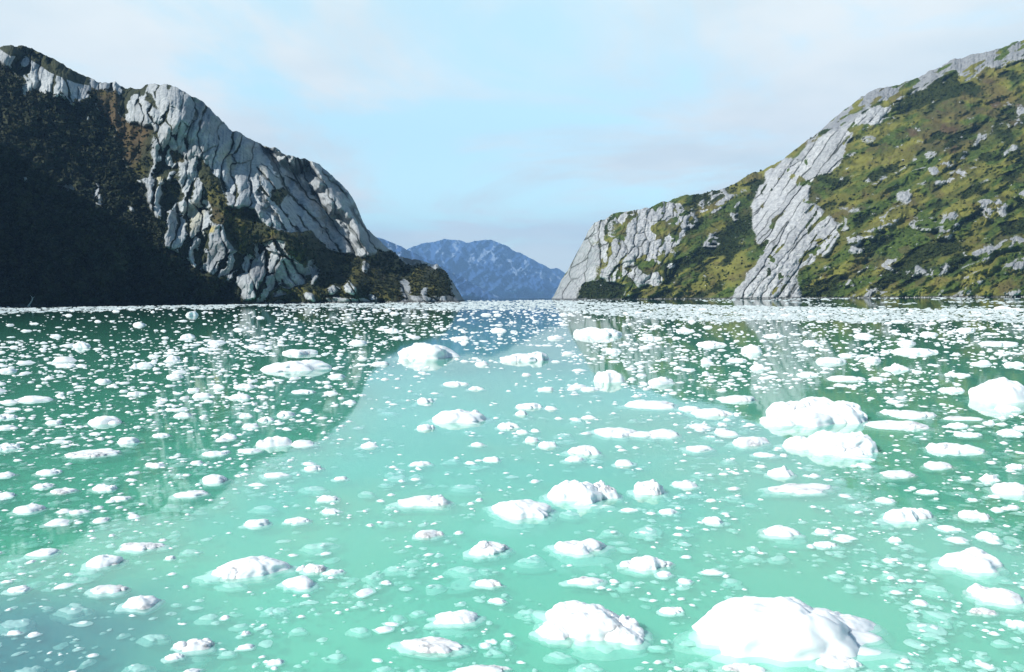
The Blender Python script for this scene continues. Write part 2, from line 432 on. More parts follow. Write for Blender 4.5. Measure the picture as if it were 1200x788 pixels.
def left_depth(px, py, v, Y0):
    D = Y0 + 300 * v ** 1.7 + 26 * fbm(px / 95, py / 95, 4, 5)
    wx, wy = warp(px, py, 7, 22, 11)
    forest = in_poly(wx, wy, [(-90, 20), (0, 76), (14, 84), (24, 108), (60, 119), (92, 124), (112, 112), (128, 150), (146, 192), (168, 215), (186, 258),
                              (198, 288), (226, 308), (258, 328), (300, 352), (300, 390), (-90, 390)]).astype(float)
    for a in [(140, 180, 4, 17, 24), (72, 219, 11, 3.5, -25), (112, 230, 6, 14, 20), (58, 66, 3, 3, 0), (108, 141, 3, 7, 10), (153, 192, 2.5, 8, 20), (155, 246, 4, 3, 0), (30, 210, 3, 4, 0)]:
        forest = np.where(ell(wx, wy, *a) < 1, 0, forest)
    gul = np.zeros(px.shape, bool)
    for p in [[(104, 104), (136, 112), (150, 142), (176, 146), (182, 166), (166, 212), (142, 192), (120, 140)],
              [(166, 100), (176, 105), (182, 132), (174, 128)],
              [(230, 186), (250, 196), (258, 226), (277, 250), (292, 276), (304, 304), (278, 302), (262, 276), (248, 262), (238, 234)],
              [(264, 250), (300, 252), (330, 268), (352, 276), (348, 290), (300, 286), (276, 276)],
              [(188, 222), (206, 212), (216, 232), (200, 246), (190, 240)],
              [(348, 268), (372, 274), (396, 292), (428, 300), (446, 290), (470, 301), (500, 318), (506, 352), (452, 352), (404, 352), (378, 345), (352, 320), (344, 300), (326, 298), (330, 284)],
              [(312, 352), (318, 335), (340, 338), (352, 322), (380, 344), (392, 356), (312, 360)],
              [(470, 306), (500, 306), (520, 318), (528, 352), (506, 352), (500, 330), (478, 322)],
              [(200, 176), (216, 180), (214, 190), (198, 186)], [(318, 226), (340, 228), (332, 238), (316, 236)]]:
        gul |= in_poly(wx, wy, p)
    for a in [(362, 312, 9, 7, 20), (345, 316, 7, 15, 8), (372, 322, 6, 9, -30), (392, 340, 7, 6, 0), (478, 338, 5, 14, 8), (500, 345, 3, 9, 0), (366, 346, 10, 5, 0), (310, 320, 8, 20, 0), (290, 340, 10, 12, 0),
              (410, 338, 6, 8, 10), (330, 345, 8, 5, 0), (440, 346, 8, 4, 0), (425, 312, 4, 9, 30)]:
        gul &= ~(ell(wx, wy, *a) < 1)
    gul = blur(gul.astype(float) * (1 - forest), 3); forest = blur(forest, 3)
    # slab fields: blocky upright on the dome, raking down to the east beyond it
    sA, eA, cA, rA = slabs(px, py, 82, 36, 15, 21, 0.5, 0.45)
    sB, eB, cB, rB = slabs(px, py, -55, 62, 13, 22, 0.5, 0.38)
    k = sstep(-18, 18, px - (300 + 0.15 * (py - 200)) + 14 * fbm(px / 30, py / 30, 3, 77))
    sl = sA * (1 - k) + sB * k; e = np.where(k < 0.5, eA, eB); cid = np.where(k < 0.5, cA, cB)
    sC, eC, cC, rC = slabs(px, py, 76, 20, 6, 24, 0.4, 0.4)
    sD, eD, cD = fissures(px, py, -54, 34, 7, 25, 2.0)
    sC = sC * (1 - k) + sD * k; eC = eC * (1 - k) + eD * k
    blobby = sstep(0.28, 0.6, nz(px / 60, py / 60, 92)) * (1 - 0.15 * k)
    r1 = np.where(k < 0.5, rA, rB)
    gapv = sstep(-0.05, 0.07, r1 - (0.29 + 0.28 * cid) - 0.16 * fbm(px / 6, py / 6, 3, 93)) * blobby
    rock = np.clip(1 - forest - 0.75 * gul, 0, 1)
    open_c = sstep(0.25, 0.65, nz(px / 34, py / 34, 94))
    D = D - rock * (9 * sl * (0.35 + 0.65 * open_c) + 9 * (cid - 0.5) + 2.6 * sC) + 7 * gapv * rock + 2.0 * fbm(px / 4.5, py / 4.5, 3, 31) * (0.4 + forest)
    # the dome turns its back to the east along a crest, then the raking slabs step forward again
    yk = py + 6 * fbm(px / 20, py / 20, 3, 56); xk = px + 7 * fbm(px / 24, py / 24, 3, 57)
    c1 = np.interp(yk, [90, 130, 165, 200, 250, 300, 350], [215, 240, 272, 312, 336, 352, 362])
    c2 = np.interp(yk, [90, 130, 165, 200, 230, 260, 300, 350], [236, 262, 304, 345, 372, 392, 412, 430])
    wgt = sstep(85, 120, py) * sstep(325, 280, py)
    prof = -46 * sstep(0, 1, np.clip((xk - c1 + 130) / 130, 0, 1)) + 92 * np.clip((xk - c1) / (c2 - c1), 0, 1) - 96 * sstep(0, 1, np.clip((xk - c2) / 26, 0, 1)) + 60 * np.clip((xk - c2 - 26) / 60, 0, 2)
    D += wgt * prof
    # the deep gully behind the raking slabs and the walls beside it
    g, side = seg_dist(px, py, [(296, 158), (318, 190), (340, 218), (366, 256), (392, 292), (404, 318)])
    D += 16 * np.exp(-(g / 14) ** 2) * sstep(150, 190, py)
    g2, s2 = seg_dist(px, py, [(380, 200), (398, 230), (415, 258), (438, 284)])
    D += 26 * np.exp(-(g2 / 11) ** 2)
    g3, s3 = seg_dist(px, py, [(226, 122), (246, 140), (262, 152)])
    D += 22 * np.exp(-(g3 / 9) ** 2)
    # buttresses
    for (cx, cy, a, b, deg, h) in [(195, 132, 60, 36, 0, 34), (255, 215, 26, 70, 15, 30), (330, 270, 22, 50, 20, 26), (420, 268, 50, 18, -42, 40), (300, 330, 40, 40, 0, 14), (500, 338, 34, 34, 0, 30),
                                   (410, 342, 28, 22, 0, 18), (60, 100, 60, 22, -20, 18)]:
        D -= 1.5 * h * np.exp(-ell(px, py, cx, cy, a, b, deg) ** 2)
    D -= rock * 30 * fbm(px / 55 + py / 90, py / 75, 3, 55)
    D += forest * (5.0 * fbm(px / 9, py / 9, 4, 51) + 16 * fbm(px / 34, py / 34, 3, 52))
    crack = rock * np.maximum(np.maximum(sstep(0.14, 0.03, e) * open_c, 0.9 * gapv * k), 0.6 * sstep(0.10, 0.02, eC) * sstep(0.45, 0.6, nz(px / 14, py / 14, 9)))
    crackveg = rock * np.maximum(sstep(0.26, 0.04, e) * sstep(0.5, 0.75, nz(px / 26, py / 26, 91)), gapv * (1 - 0.8 * k))
    cap = ((py < np.interp(px, [-90, 0, 12, 30, 60, 90, 104], [60, 58, 66, 66, 86, 98, 100])) & (px < 105)).astype(float)
    veg = np.clip(np.maximum(np.maximum(forest, gul), np.maximum(crackveg, cap)), 0, 1)
    lich = np.zeros(px.shape)
    for (cx, cy, a, b, q) in [(185, 206, 9, 13, .75), (225, 255, 16, 22, .35), (267, 192, 10, 16, .5), (247, 271, 6, 6, .95), (122, 234, 8, 12, .4), (300, 190, 20, 20, .18)]:
        lich = np.maximum(lich, q * sstep(1.15, 0.4, ell(wx, wy, cx, cy, a, b, 0)))
    grass = np.clip(sstep(0.48, 0.72, nz(px / 15, py / 15, 61)) * gul * 0.9, 0, 1)
    grass = np.maximum(grass, sstep(1.2, 0.5, ell(wx, wy, 474, 312, 14, 12, 0)))
    grass = np.maximum(grass, 0.9 * sstep(1.2, 0.5, ell(wx, wy, 329, 231, 11, 4, 0)))
    brown = np.clip(sstep(1.2, .5, ell(wx, wy, 140, 140, 36, 46, 20)) * 0.8 + sstep(0.6, 0.8, nz(px / 20, py / 20, 71)) * 0.5, 0, 1) * gul
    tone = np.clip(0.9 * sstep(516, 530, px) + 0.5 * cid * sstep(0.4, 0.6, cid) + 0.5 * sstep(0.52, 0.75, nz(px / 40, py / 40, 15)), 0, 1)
    return D, {'veg': veg, 'crack': crack, 'lichen': lich * rock, 'grass': grass, 'brown': brown, 'tone': tone, 'forest': forest, 'gul': gul}

LEFT_RIDGE = [(-90, 70), (-40, 58), (0, 55), (12, 53), (28, 55), (50, 62), (70, 72), (95, 87), (106, 93), (120, 97), (134, 96), (146, 103), (165, 103), (180, 99), (193, 98), (210, 103), (226, 112),
              (240, 122), (252, 134), (262, 144), (272, 152), (285, 157), (300, 166), (320, 174), (342, 184), (360, 187), (374, 192), (384, 202), (396, 212), (408, 224), (417, 240),
              (424, 258), (430, 270), (444, 281), (456, 292), (468, 300), (482, 303), (500, 307), (512, 311), (522, 318), (530, 328), (537, 341), (541, 352), (544, 357)]
xsL = np.arange(-88, 544.0, 0.62)
hillL, PL, AL, PXL, PYL = relief_hill('hill', xsL, 430, LEFT_RIDGE, [(-90, 830), (0, 840), (300, 900), (480, 985), (545, 1010)], left_depth, None, MAT_LEFT,
                                     [(30, 0.97), (120, 0.8), (320, 0.4), (600, -0.01)], 2.2, 3)
tag(hillL, 'steep grey granite hill with dark forest on its lower slope', 'hill', kind='structure')

RIGHT_OUT = [(1060, 231, 10, 6, 25, 1), (1032, 246, 5, 4, 0, 1), (1118, 212, 26, 7, 35, 1), (1009, 284, 19, 12, 20, 1), (1052, 259, 13, 5, 30, 1), (1032, 266, 18, 8, 20, .3),
             (1022, 209, 19, 5, 8, .6), (1050, 201, 26, 4, 22, .3), (994, 210, 7, 5, 10, .8), (993, 242, 8, 5, 20, .8), (949, 235, 7, 7, 60, 1), (968, 315, 11, 9, 50, .8), (1012, 317, 5, 7, 0, 1), (1042, 309, 19, 7, 15, .7),
             (1088, 322, 26, 7, 12, .4), (1164, 243, 24, 11, -10, .7), (1168, 293, 42, 11, 12, .15), (1188, 312, 16, 11, 10, .15), (1112, 268, 14, 20, 0, .15), (1194, 228, 12, 9, 0, .5), (1182, 177, 13, 8, 10, 1),
             (1072, 156, 8, 12, 30, .3), (1195, 136, 18, 8, 30, .3), (1120, 190, 40, 5, 22, .3), (1150, 160, 26, 5, 25, .25), (985, 262, 8, 5, 30, .7), (1085, 188, 16, 3.5, 25, .4), (1022, 345, 30, 4, 0, .3), (1120, 344, 34, 4, 0, .3), (1190, 345, 20, 4, 0, .3),
             (1000, 330, 10, 5, 20, .5), (1135, 330, 14, 5, 10, .3), (830, 240, 10, 6, 60, 1), (845, 235, 8, 12, -20, 1), (812, 262, 9, 11, -10, 1), (850, 215, 14, 6, 40, 1), (835, 285, 14, 5, 52, .8), (812, 298, 12, 4, 52, .6), (868, 212, 10, 9, 40, 1),
             (800, 252, 20, 6, 20, 1), (862, 255, 6, 16, 20, .6), (925, 190, 18, 9, 50, 1)]
def right_depth(px, py, v, Y0):
    q = sstep(700, 1000, px)
    D = Y0 + (260 + 420 * q) * v ** 1.25 + 30 * fbm(px / 110, py / 110, 4, 105)
    wx, wy = warp(px, py, 6, 18, 111)
    slab = in_poly(wx, wy, [(855, 356), (874, 322), (890, 301), (903, 280), (886, 286), (880, 261), (882, 238), (892, 216), (902, 202), (930, 182), (952, 164), (1000, 142), (1046, 119), (1044, 130), (1008, 152), (988, 172), (985, 190),
                            (962, 202), (953, 222), (940, 238), (964, 246), (978, 262), (983, 277), (973, 291), (953, 308), (939, 322), (943, 356)])
    bluff = in_poly(wx, wy, [(640, 356), (650, 330), (676, 292), (690, 258), (722, 246), (784, 238), (806, 246), (800, 282), (790, 306), (782, 328), (748, 336), (722, 345), (690, 356)])
    dark_veg = in_poly(wx, wy, [(676, 353), (684, 336), (705, 322), (735, 332), (728, 345), (705, 353)])  # dark shrubs at the foot of the bluff
    bluff = bluff & ~dark_veg
    top = in_poly(wx, wy, [(938, 172), (968, 142), (1000, 114), (1050, 94), (1110, 68), (1200, 40), (1300, 10), (1300, 44), (1200, 70), (1150, 84), (1100, 98), (1070, 112), (1040, 118), (1000, 141), (960, 160)])
    wx2, wy2 = warp(wx, wy, 7, 11, 117)
    out = np.zeros(px.shape); outtone = np.zeros(px.shape); outd = np.zeros(px.shape)
    for (cx, cy, a, b, deg, t) in RIGHT_OUT:
        e = ell(wx2, wy2, cx, cy, 0.85 * a, 0.66 * b, deg)
        mk = (e < 1).astype(float)
        # an outcrop stands out of the slope, its upper edge rounding back
        outd = np.maximum(outd, np.sqrt(np.clip(1.25 - e, 0, 1)) * 0.9 * min(a, b))
        outtone = np.where(e < 1, 1 - t, outtone); out = np.maximum(out, mk)
    slab, bluff, top, out, dark_veg = [blur(m_.astype(float), 4) for m_ in (slab, bluff, top, out, dark_veg)]
    rock = np.clip(slab * 1.0 + bluff + top + out, 0, 1)
    sS, eS, cS, _r = slabs(px, py, 54, 100, 9.0, 121, 0.6, 0.25)
    sT, eT, cT = fissures(px, py, 53, 60, 6, 122, 2.0)
    sB, eB, cB, rB = slabs(px, py, 70, 22, 12, 123, 0.5, 0.5)
    sC, eC, cC, rC = slabs(px, py, 65, 8, 5, 124, 0.5)
    # grassy ledges that climb to the east
    lw = py + 0.42 * px + 26 * fbm(px / 90, py / 60, 3, 131)
    led = (lw / 31 + 0.9 * fbm(px / 70, py / 40, 2, 137)) % 1.0
    ledge = np.where(led < 0.75, led / 0.75, (1 - led) / 0.25)
    open_ = np.clip(1 - rock, 0, 1) * sstep(880, 960, px)
    D += open_ * 15 * (ledge - 0.5)
    lw2 = (py + 0.5 * px + 10 * fbm(px / 30, py / 24, 3, 141)) / 11 % 1.0
    D += open_ * 3.5 * np.where(lw2 < 0.7, lw2 / 0.7, (1 - lw2) / 0.3)
    D -= slab * (6 * sS + 7 * (cS - 0.5) + 2.6 * sT)
    D -= bluff * (9 * sB + 8 * (cB - 0.5) + 2.5 * sC)
    D -= np.clip(top + out, 0, 1) * (3 * sC + 2.2 * sT)
    D -= outd * 1.1
    D += 3.4 * fbm(px / 5, py / 4, 4, 143) + (1 - rock) * 9 * fbm(px / 17, (py + 0.3 * px) / 10, 3, 144)
    for (cx, cy, a, b, deg, h) in [(930, 260, 40, 80, -35, 60), (740, 290, 60, 45, 0, 40), (1000, 150, 60, 26, 35, 30), (1100, 250, 60, 26, 20, 30), (1010, 300, 40, 30, 20, 24), (1180, 290, 60, 22, 10, 34), (850, 240, 24, 20, 0, 20)]:
        D -= h * np.exp(-ell(px, py, cx, cy, a, b, deg) ** 2)
    g, s = seg_dist(px, py, [(880, 232), (868, 270), (838, 312), (812, 345)])
    D += 34 * np.exp(-(g / 20) ** 2)
    g, s = seg_dist(px, py, [(1150, 170), (1095, 235), (1060, 275), (1000, 330)])
    D += 30 * np.exp(-(g / 14) ** 2)
    crack = slab * np.maximum(sstep(0.16, 0.03, eS), 0.5 * sstep(0.14, 0.02, eT)) * sstep(0.25, 0.5, nz(px / 18, py / 18, 151)) + bluff * np.maximum(sstep(0.15, 0.03, eB), 0.6 * sstep(0.12, 0.02, eC))
    bv = bluff * np.maximum(sstep(-0.05, 0.08, rB - (0.28 + 0.28 * cB) - 0.12 * fbm(px / 5, py / 5, 3, 159)) * sstep(0.30, 0.55, nz(px / 40, py / 40, 152)) * (0.25 + 0.75 * sstep(680, 730, px)), sstep(0.60, 0.7, nz(px / 15, py / 12, 158)) * sstep(690, 740, px))
    tv = top * sstep(0.42, 0.60, nz(px / 16, (py + 0.5 * px) / 5, 153)) * 0.85
    sv = slab * sstep(0.66, 0.74, nz(px / 13, py / 13, 156)) * sstep(0.4, 0.2, np.abs(eS))
    speck = (1 - rock) * sstep(0.84, 0.94, nz(px / 9, py / 5, 154)) * 0.5
    ledge_rock = open_ * sstep(0.80, 0.9, led) * sstep(0.62, 0.76, nz(px / 34, py / 34, 157)) * 0.55
    ov = out * (1 - slab) * (1 - top) * sstep(0.50, 0.66, nz(px / 9, (py + 0.3 * px) / 6, 167))
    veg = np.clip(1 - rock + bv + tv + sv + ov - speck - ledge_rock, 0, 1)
    nG = nz(px / 26 + 0.3 * py / 26, (py + 0.45 * px) / 11, 161)
    grass = sstep(0.36, 0.66, nG) * (1 - dark_veg)
    yel = np.maximum(sstep(1.2, .3, ell(wx, wy, 830, 335, 60, 9, 12)), sstep(1.2, .3, ell(wx, wy, 835, 322, 16, 6, 15)))
    yel = np.maximum(yel, sstep(1.2, .4, ell(wx, wy, 1010, 192, 50, 10, 15)))
    grass = np.clip(np.maximum(grass, yel * 1.0) - 0.7 * sstep(1.2, .5, ell(wx, wy, 866, 270, 14, 24, -30)), 0, 1)
    brown = np.clip(0.65 * sstep(1.25, .4, ell(wx, wy, 1130, 140, 100, 42, 22)) * sstep(0.25, 0.6, nz(px / 20, py / 9, 163)) + 0.5 * sstep(0.6, 0.8, nz(px / 18, py / 12, 162)), 0, 1)
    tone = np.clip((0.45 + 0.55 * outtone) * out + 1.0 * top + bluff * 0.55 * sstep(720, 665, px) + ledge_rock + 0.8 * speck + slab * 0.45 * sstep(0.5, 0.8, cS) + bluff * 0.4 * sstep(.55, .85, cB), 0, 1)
    shrub = np.clip(sstep(0.60, 0.76, nz(px / 40, (py + 0.35 * px) / 17, 168)) * 0.9 + dark_veg + 0.8 * sstep(1.3, .5, ell(wx, wy, 866, 270, 16, 30, -30)), 0, 1) * (1 - 0.8 * yel)
    D += 9 * shrub * (1 - rock)
    return D, {'veg': veg, 'crack': np.clip(crack, 0, 1), 'lichen': 0 * px, 'grass': grass, 'brown': brown, 'tone': tone, 'shrub': shrub, 'rock': rock, 'dark': dark_veg.astype(float)}

RIGHT_RIDGE = [(648, 354), (652, 343), (658, 328), (668, 312), (678, 294), (688, 274), (697, 262), (710, 256), (722, 250), (745, 247), (762, 244), (775, 238), (795, 232), (812, 228), (830, 226), (850, 221), (868, 211),
               (882, 203), (900, 197), (915, 188), (930, 177), (952, 161), (975, 141), (1000, 121), (1018, 110), (1035, 103), (1055, 98), (1075, 91), (1100, 79), (1120, 69), (1150, 62), (1170, 57), (1200, 46), (1240, 32), (1300, 16)]
xsR = np.arange(649, 1298.0, 0.62)
hillR, PR, AR, PXR, PYR = relief_hill('hill', xsR, 430, RIGHT_RIDGE, [(645, 1850), (700, 1700), (1000, 1370), (1200, 1250), (1300, 1200)], right_depth, None, MAT_RIGHT,
                                     [(40, 0.985), (160, 0.9), (420, 0.55), (800, -0.01)], 1.6, 103)
tag(hillR, 'grassy green hill with a pale raking granite slab', 'hill', kind='structure')

# the fjord wall that goes on beside the boat, out of frame; it shades the foot of the forested hill
def make_side_wall():
    edge = [(-88, 122), (-40, 150), (0, 172), (40, 196), (80, 222), (120, 246), (150, 262), (180, 284), (215, 310), (250, 334), (290, 352)]
    rows = []
    for (x, y) in edge:
        i = int(np.argmin(np.abs(xsL - x))); j = int(np.argmin(np.abs(PYL[:, i] - y)))
        p = PL[j, i]
        s = (-1050 - p[0]) / SUN_DIR[0]
        rows.append(p + SUN_DIR * s)
    rows = np.array(rows); o = np.argsort(rows[:, 1]); rows = rows[o]
    ys = np.linspace(-900, 1150, 130)
    yy = np.concatenate([[-900, -200, rows[0, 1] - 160], rows[:, 1], [rows[-1, 1] + 250]])
    zz = np.concatenate([[120, 160, rows[0, 2] * 0.7], rows[:, 2], [rows[-1, 2]]])
    top = np.interp(ys, yy, zz)
    prof = [(260, -0.02), (200, .12), (150, .35), (105, .6), (60, .82), (25, .95), (0, 1.0), (-60, .96), (-200, .7), (-500, -0.02)]
    V = np.zeros((len(prof), len(ys), 3))
    for k, (dx, f) in enumerate(prof):
        V[k, :, 0] = -1050 + dx + (0 if f == 1 or f < 0 else 1) * 10 * fbm(ys / 60, ys * 0 + k * 1.7, 3, 8)
        V[k, :, 1] = ys
        V[k, :, 2] = top * f if f > 0 else -4
    n = V[..., 0].size
    z = np.zeros(n)
    a = {k: z for k in ('crack', 'lichen', 'grass', 'brown', 'tone', 'shrub')}; a['veg'] = z + 1
    h = raw_mesh('hill', V.reshape(-1, 3), grid_faces(len(ys), len(prof)), MAT_LEFT, attrs=a)
    tag(h, 'dark forested fjord wall beside the boat, out of frame', 'hill', kind='structure')
    return rows
make_side_wall()

# ------------------------------------------------------------------ far blue mountains
def far_mountain(ridge, xs, Y, lean, seed, pale, label, rough):
    def dep(px, py, v, Y0):
        u, w = oriented(px, py, -48, 26, 11, 0)
        D = Y0 + lean * v ** 1.3
        rid = 1 - np.abs(fbm(u, w, 4, seed))
        D -= 0.045 * Y * rid * sstep(0.0, 0.25, v)
        D += 0.012 * Y * fbm(px / 7, py / 7, 4, seed + 9)
        u2, w2 = oriented(px, py, 40, 30, 12, 0)
        D -= 0.03 * Y * (1 - np.abs(fbm(u2, w2, 3, seed + 30)))
        veg = np.ones(px.shape)
        for e in pale:
            k = sstep(1.2, 0.5, ell(px, py, *e)) * sstep(0.42, 0.62, nz(px / 4, py / 5, seed + 3))
            veg = np.minimum(veg, 1 - k)
        veg = np.minimum(veg, 1 - 0.7 * sstep(0.6, 0.8, nz(px / 5, py / 7, seed + 4)) * sstep(0.3, 0.7, v))
        z = 0 * px
        return D, {'veg': veg, 'crack': z, 'lichen': z, 'grass': sstep(0.5, 0.0, v) * sstep(.4, .7, nz(px / 9, py / 3, seed + 5)), 'brown': z, 'tone': z}
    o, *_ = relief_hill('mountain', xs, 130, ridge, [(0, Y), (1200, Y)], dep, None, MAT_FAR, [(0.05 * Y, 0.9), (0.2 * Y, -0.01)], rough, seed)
    tag(o, label, 'mountain', kind='structure')
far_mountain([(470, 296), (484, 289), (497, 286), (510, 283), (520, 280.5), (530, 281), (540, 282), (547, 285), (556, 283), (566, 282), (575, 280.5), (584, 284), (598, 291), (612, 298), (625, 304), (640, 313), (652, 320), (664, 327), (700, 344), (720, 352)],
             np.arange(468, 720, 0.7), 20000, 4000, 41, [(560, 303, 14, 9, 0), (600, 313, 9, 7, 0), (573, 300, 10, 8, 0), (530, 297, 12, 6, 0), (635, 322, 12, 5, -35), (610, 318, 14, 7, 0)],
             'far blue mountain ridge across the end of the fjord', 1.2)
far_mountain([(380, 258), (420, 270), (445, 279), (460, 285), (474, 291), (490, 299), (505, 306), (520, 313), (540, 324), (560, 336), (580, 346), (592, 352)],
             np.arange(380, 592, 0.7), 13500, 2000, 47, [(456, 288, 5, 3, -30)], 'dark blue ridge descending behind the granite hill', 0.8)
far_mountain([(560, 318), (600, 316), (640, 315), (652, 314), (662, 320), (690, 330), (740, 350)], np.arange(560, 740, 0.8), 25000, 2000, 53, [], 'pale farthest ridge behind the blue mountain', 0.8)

# ------------------------------------------------------------------ forest and shrubs
def leaf_clumps(name, centres, sizes, mat, per, label, flat=0.8, leaf=0.42):
    n = len(centres)
    r = RNG.random((n, per)) ** 0.45
    d = RNG.normal(size=(n, per, 3)); d /= np.linalg.norm(d, axis=-1, keepdims=True)
    d[..., 2] = np.abs(d[..., 2]) * 1.0 - 0.25
    C = centres[:, None] + d * (r * sizes[:, None])[..., None] * np.array([0.55, 0.55, flat])
    ls = leaf * sizes[:, None] * (0.6 + 0.8 * RNG.random((n, per)))
    a = RNG.normal(size=(n, per, 3)); a /= np.linalg.norm(a, axis=-1, keepdims=True)
    b = np.cross(a, d + 0.4 * RNG.normal(size=d.shape)); b /= np.linalg.norm(b, axis=-1, keepdims=True) + 1e-9
    a = a * ls[..., None]; b = b * ls[..., None] * 0.6
    V = np.stack([C - a, C - b * 0.9, C + a, C + b * 1.1], 2).reshape(-1, 3)
    F = np.arange(len(V)).reshape(-1, 4)
    o = raw_mesh(name, V, F, mat, smooth=False)
    tag(o, label, name, kind='stuff')

def pick(P, w, n):
    w = w.ravel() / w.sum()
    i = RNG.choice(w.size, n, p=w)
    return P.reshape(-1, 3)[i], i
c1, _ = pick(PL, AL['forest'] * (PYL < 356) * (PL[..., 2] > 2), 9000)
leaf_clumps('forest', c1 + np.array([0, -1.0, 1.5]), 3.2 + 5.0 * RNG.random(len(c1)) ** 2, MAT_FOREST, 18, 'dark beech forest covering the foot of the granite hill', 1.0)
c2, _ = pick(PL, AL['gul'] * (PL[..., 2] > 2), 2600)
leaf_clumps('shrubs', c2, 1.8 + 3.0 * RNG.random(len(c2)) ** 2, MAT_FOREST, 12, 'dark shrubs filling the gullies of the granite hill', 0.7)
w3 = np.clip(AR['veg'] - AR['rock'], 0, 1) * (0.08 + AR['shrub']) * (PR[..., 2] > 2)
c3, _ = pick(PR, w3, 7500)
leaf_clumps('shrubs', c3, 2.0 + 4.2 * RNG.random(len(c3)) ** 2.5, MAT_SHRUB, 14, 'green shrubs scattered over the grassy hill', 0.7)

# ------------------------------------------------------------------ ice
def ice_lump(W, D, H, seed, nr=14, ns=44, power=2.6, rough=0.35, lobes=(), keel=0.5, sink=0.0, yaw=0.0, jag=0.0):
    """an irregular block: a lumpy top over a wandering waterline, widening into an underwater foot. Rings of points from the top outwards."""
    ph = np.linspace(0, 2 * math.pi, ns, endpoint=False)
    R = 1 + 0.30 * fbm(np.cos(ph) * 1.1 + seed * 3.7, np.sin(ph) * 1.1 - seed * 1.3, 3, 201) + 0.07 * fbm(np.cos(ph) * 2.6 + seed, np.sin(ph) * 2.6, 2, 202)
    R = np.clip(R, 0.55, 1.45)
    rho = np.concatenate([np.linspace(0, 1, nr + 1)[1:] ** 0.8, [1.12, 1.28, 1.34, 0.7]])
    zk = np.concatenate([np.full(nr, np.nan), [-0.07, -0.20, -0.6, -1.0]])
    rr = rho[:, None] * R[None, :]
    if True:                                            # the foot wanders more than the waterline
        foot = 1 + 0.25 * fbm(np.cos(ph) * 1.6 - seed, np.sin(ph) * 1.6 + 5, 3, 203)
        for k in range(4): rr[nr + k] *= 0.4 + 0.6 * np.clip(foot, 0.95, 1.6)
    x = rr * np.cos(ph); y = rr * np.sin(ph)
    ex, ey = np.abs(x[nr - 1]).max(), np.abs(y[nr - 1]).max()
    x = x / ex; y = y / ey
    prof = np.clip(1 - np.clip(rho[:, None], 0, 1) ** power, 0, 1) ** 0.55
    n = fbm(x * 1.5 + seed * 7.1, y * 1.5 - seed * 2.3, 4, 204)
    f = fbm(x * 4.5 + seed, y * 4.5 + seed * 2.9, 3, 205)
    f1, f2, _ = worley(x * 2.2 + seed * 1.7, y * 2.2 + 9, 206)
    g1, g2, _ = worley(x * 5.5 + seed * 2.7, y * 5.5 + 3, 207)
    z = prof * (0.72 + rough * n + 0.05 * f + 0.30 * (0.5 - f1 * f1) + (0.06 + 0.3 * jag) * (0.5 - g1 * g1))
    for (lx, ly, lh, lr) in lobes:
        z = z + lh * np.exp(-(((x - lx) ** 2 + (y - ly) ** 2) / lr ** 2)) * np.sqrt(prof)
    z = np.maximum(z, 0.06 * prof)
    z = z / np.nanmax(z[:nr]) * H - sink
    for k in range(4):
        z[nr + k] = zk[nr + k] * min(keel * min(W, D) * 0.5, 0.45) - sink
    zz = z / max(H, 1e-6)
    amp = 0.10 * np.clip(rho, 0, 1)[:, None]
    x, y = x + amp * fbm(y * 2.2 + seed, zz * 2.0 + x, 3, 208), y + amp * fbm(x * 2.2 - seed, zz * 2.0 - y, 3, 209)
    V = np.stack([x * W / 2, y * D / 2, z], -1).reshape(-1, 3)
    top = np.array([[0, 0, float(np.mean(z[0]))]]); bot = np.array([[0, 0, float(z[-1].mean())]])
    V = np.concatenate([V, top, bot])
    c, s = math.cos(yaw), math.sin(yaw)
    V = V @ np.array([[c, s, 0], [-s, c, 0], [0, 0, 1]])
    nn = len(rho)
    i = np.arange(nn * ns).reshape(nn, ns); j = np.roll(i, -1, 1)
    Q = np.stack([i[:-1], i[1:], j[1:], j[:-1]], -1).reshape(-1, 4)
    T = np.concatenate([np.stack([np.full(ns, nn * ns), i[0], j[0]], -1), np.stack([j[-1], i[-1], np.full(ns, nn * ns + 1)], -1)])
    return V, Q, T

